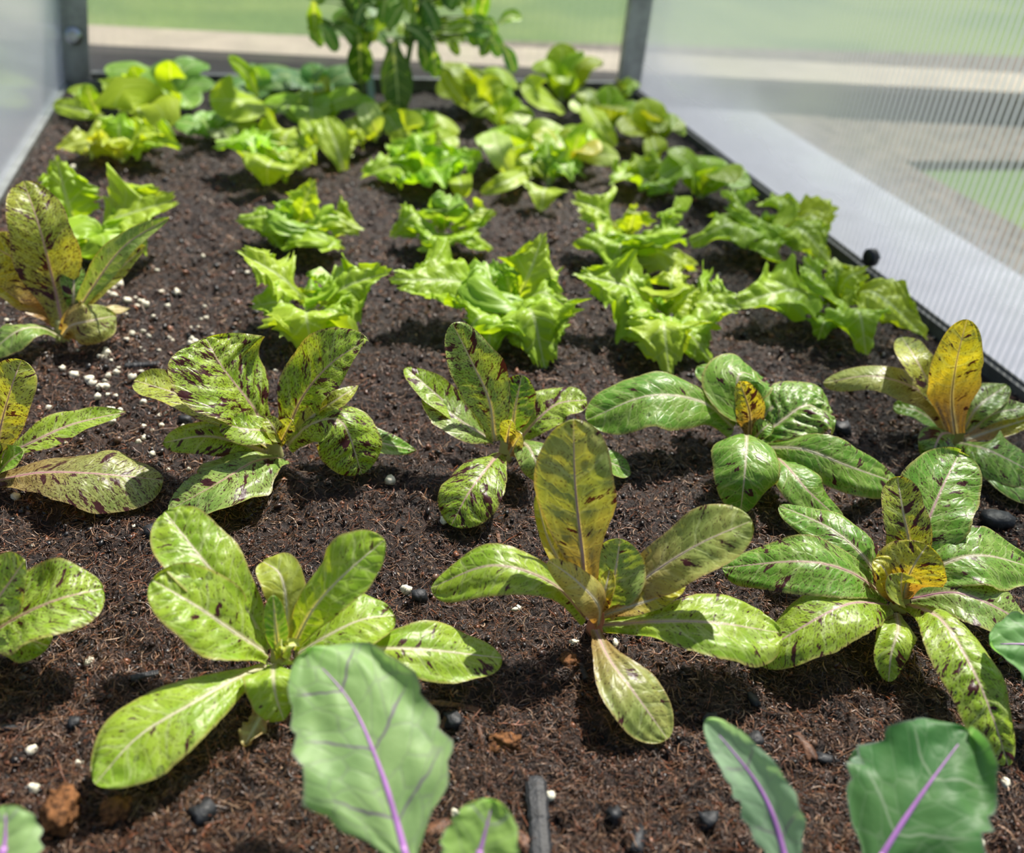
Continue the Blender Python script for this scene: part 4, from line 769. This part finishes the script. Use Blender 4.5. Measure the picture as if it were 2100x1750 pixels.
p2, b2 = post('corner_post', 'dark grey aluminium post in the far right corner', XR-.042, 1, .0); bolt(p2, b2, (XR-.02, YB-.024, .20))
def rail(name, label, lo, hi, lip):
    t = thing(name, label, 'rail', lo); boxes('channel', [(lo, hi)], M['rail'], t, lo); boxes('lip', [lip], M['alu'] if 'left' in label else M['rail'], t, lo); return t
rail('bottom_rail', 'dark metal bottom rail along the right wall', (XR-.011, -.05, -.03), (XR-.001, YB-.03, .010), ((XR-.004, -.05, .010), (XR-.001, YB-.03, .0125)))
rail('bottom_rail', 'thin metal bottom rail along the left wall', (XL+.001, -.05, -.03), (XL+.008, YB-.03, .006), ((XL+.001, -.05, .006), (XL+.010, YB-.03, .0085)))
rail('bottom_rail', 'dark metal bottom rail along the far wall', (XL+.045, YB-.016, -.03), (XR-.045, YB-.001, .020), ((XL+.045, YB-.017, .020), (XR-.045, YB-.001, .023)))
c = np.array([XR-.006, at(1795, 570)[1], .028]); kn = thing('clamp_knob', 'blurred black round knob at the foot of the right wall', 'knob', c)
v, f = tube_vf([c+[-.012, 0, 0], c+[-.011, 0, 0], c+[-.002, 0, 0], c], [.008, .011, .011, .008], 24, 1, np.array([0, 0, 1.])); mesh_obj('knob_head', v, f, M['rubber'], kn, c)
v, f = tube_vf([c+[-.004, 0, 0], c+[.006, 0, 0]], [.003, .003], 12, 1, np.array([0, 0, 1.])); mesh_obj('screw', v, f, M['steel'], kn, c)
for (px, py, mt, lb, w, h) in ((763, 205, 'tag', 'small pale blue plastic plant tag standing between the pepper stems', .013, .05), (240, 258, 'slate', 'dark slate-coloured plant tag leaning in the far left lettuces', .028, .075)):
    b = at(px, py); b[2] = -.01; V = []; n = 9
    for y_ in (0, .0016):
        for (a, z) in ((-w*.18, 0), (w*.18, 0), (w*.5, h*.35), (w*.5, h*.9), (w*.35, h), (-w*.35, h), (-w*.5, h*.9), (-w*.5, h*.35)): V.append((b[0]+a-z*(.35 if mt == 'slate' else .05), b[1]+y_+z*.15, b[2]+z))
    Fc = [(i, (i+1) % 8, 8+(i+1) % 8, 8+i) for i in range(8)]+[tuple(range(7, -1, -1)), tuple(range(8, 16))]
    tag(mesh_obj('plant_tag', V, Fc, M[mt], None, b, smooth=False), lb, 'plant tag')
# ground outside
GZ = -.15
tag(boxes('lawn', [((-12, YB+.3, GZ-.04), (14, 22, GZ-.02)), ((XR+.2, -3, GZ-.04), (14, YB+.3, GZ-.02)), ((-12, -3, GZ-.04), (XL-.2, YB+.3, GZ-.02))], M['lawn']), 'sunlit green lawn outside the panels', 'lawn', kind='structure')
tag(boxes('mulch_bed', [((-3, YB+.02, GZ-.03), (6, 3.0, GZ))], M['mulch']), 'grey-brown mulched ground behind the far wall', 'ground', kind='structure')
tag(boxes('path', [((XR+.02, -1, GZ-.02), (1.24, YB+.55, GZ+.008)), ((XL-1.0, -1, GZ-.02), (XL-.02, YB+.55, GZ+.008))], M['path']), 'pale grey path along the outside of the bed', 'path', kind='structure')
tag(boxes('mulch_strip', [((1.24, -1, GZ-.02), (1.42, YB+.6, GZ+.004)), ((1.8, -1, GZ-.018), (2.35, YB+.55, GZ-.006))], M['mulch']), 'brown mulch strip beyond the path on the right', 'ground', kind='structure')
zt = -.07
A = [at(170, 90, zt), at(2100, 190, zt), at(2100, 150, zt), at(170, 50, zt)]
def ext(a, b, t): return a+(b-a)*t
q0, q1, q2, q3 = ext(A[0], A[1], -1.2), ext(A[0], A[1], 1.9), ext(A[3], A[2], 1.9), ext(A[3], A[2], -1.2)
tb = thing('edging_beam', 'long pale timber edging beam crossing behind the greenhouse', 'timber beam', q0)
def slab(name, z0, z1, mat, inset=0.):
    iv = np.array([.12, 1, 0])*inset; V = [(*(p+s*iv)[:2], z) for z in (z0, z1) for p, s in ((q0, 1), (q1, 1), (q2, -1), (q3, -1))]
    return mesh_obj(name, V, [(3, 2, 1, 0), (4, 5, 6, 7), (0, 1, 5, 4), (1, 2, 6, 5), (2, 3, 7, 6), (3, 0, 4, 7)], M[mat], tb, q0, smooth=False)
slab('cap_board', zt-.018, zt, 'timber'); slab('side_board', GZ-.02, zt-.018, 'board', .012)
# water drops resting on the leaves
DR = [(1975,922),(2055,1480),(1880,1150),(1610,1320),(360,1270),(280,1555),(330,1580),(395,1520),(545,1400),(880,1340),(960,1330),(1530,1010),(1500,1040),(1985,1000),(650,920),(1960,1420),(2010,1530),(505,1300),(1200,950),(1330,850),(520,870),(700,930),(430,1180),(740,1165)]
import mathutils
from mathutils.bvhtree import BVHTree
allv = []; allf = []; off = 0
for o, V, Nn in SURF:
    if o.name.startswith('leaf') and o.parent and o.parent.name.startswith('speckled'):
        nr, nc = V.shape[:2]; ii = np.arange(nr*nc).reshape(nr, nc)+off; allv.append(V.reshape(-1, 3)); allf.append(np.stack([ii[:-1, :-1], ii[:-1, 1:], ii[1:, 1:], ii[1:, :-1]], -1).reshape(-1, 4)); off += nr*nc
bvh = BVHTree.FromPolygons(np.vstack(allv).tolist(), np.vstack(allf).tolist())
v0, f0 = ico(3)
for i, (a, b) in enumerate(DR):
    ray = unit(at(a, b)-CAM); hit, nrm, _, dd = bvh.ray_cast(Vector(CAM), Vector(ray))
    if hit is None or nrm is None: continue
    n_ = np.array(nrm); n_ = n_ if n_@ray < 0 else -n_; R = r.uniform(.0011, .0024); T1 = unit(np.cross(n_, [0, 0, 1.])+[1e-4, 0, 0]); T2 = np.cross(n_, T1)
    z = v0[:, 2]; V = np.array(hit)+R*(v0[:, :1]*T1+v0[:, 1:2]*T2+np.maximum(z, -.12)[:, None]*.62*n_)
    tag(mesh_obj('water_drop', V, f0, M['water'], None, np.array(hit)), 'clear round water drop resting on a romaine lettuce leaf', 'water drop', 'water drops on the romaine leaves')
# ------------------------------------------------------------------ light, world, camera
sun = bpy.data.lights.new('sun', 'SUN'); sun.energy = 8.0; sun.angle = math.radians(.6); sun.color = (1., .95, .86)
so_ = bpy.data.objects.new('sun', sun); C.objects.link(so_); sd = Vector((.50, .55, 1.02)).normalized()
so_.rotation_euler = sd.to_track_quat('Z', 'Y').to_euler(); so_.location = (1.5, 2, 3)
w = bpy.data.worlds.new('sky'); scn.world = w; w.use_nodes = True; nt = w.node_tree; nt.nodes.clear()
sky = nt.nodes.new('ShaderNodeTexSky'); sky.sky_type = 'NISHITA'; sky.sun_disc = False; sky.sun_elevation = math.radians(52); sky.sun_rotation = math.radians(42); sky.air_density = 1.; sky.dust_density = 2.
bg = nt.nodes.new('ShaderNodeBackground'); bg.inputs[1].default_value = .13; wo = nt.nodes.new('ShaderNodeOutputWorld')
nt.links.new(sky.outputs[0], bg.inputs[0]); nt.links.new(bg.outputs[0], wo.inputs[0])
cam = bpy.data.cameras.new('camera'); co = bpy.data.objects.new('camera', cam); C.objects.link(co)
cam.sensor_width = 36; cam.sensor_fit = 'HORIZONTAL'; cam.lens = F/2100*36; cam.clip_start = .02; cam.clip_end = 200
# columns of the camera matrix: image right, image up, backward (world components)
X = np.array([cv[0], dv[0], uv_[0]]); Y = -np.array([cv[1], dv[1], uv_[1]]); Z = -np.array([cv[2], dv[2], uv_[2]])
co.matrix_world = Matrix(((X[0], Y[0], Z[0], 0), (X[1], Y[1], Z[1], 0), (X[2], Y[2], Z[2], H), (0, 0, 0, 1)))
cam.dof.use_dof = True; cam.dof.focus_distance = .65; cam.dof.aperture_fstop = 4.5
scn.camera = co
vs = scn.view_settings; vs.view_transform = 'Standard'; vs.look = 'None'; vs.gamma = 1; vs.exposure = 0.; vs.use_curve_mapping = False
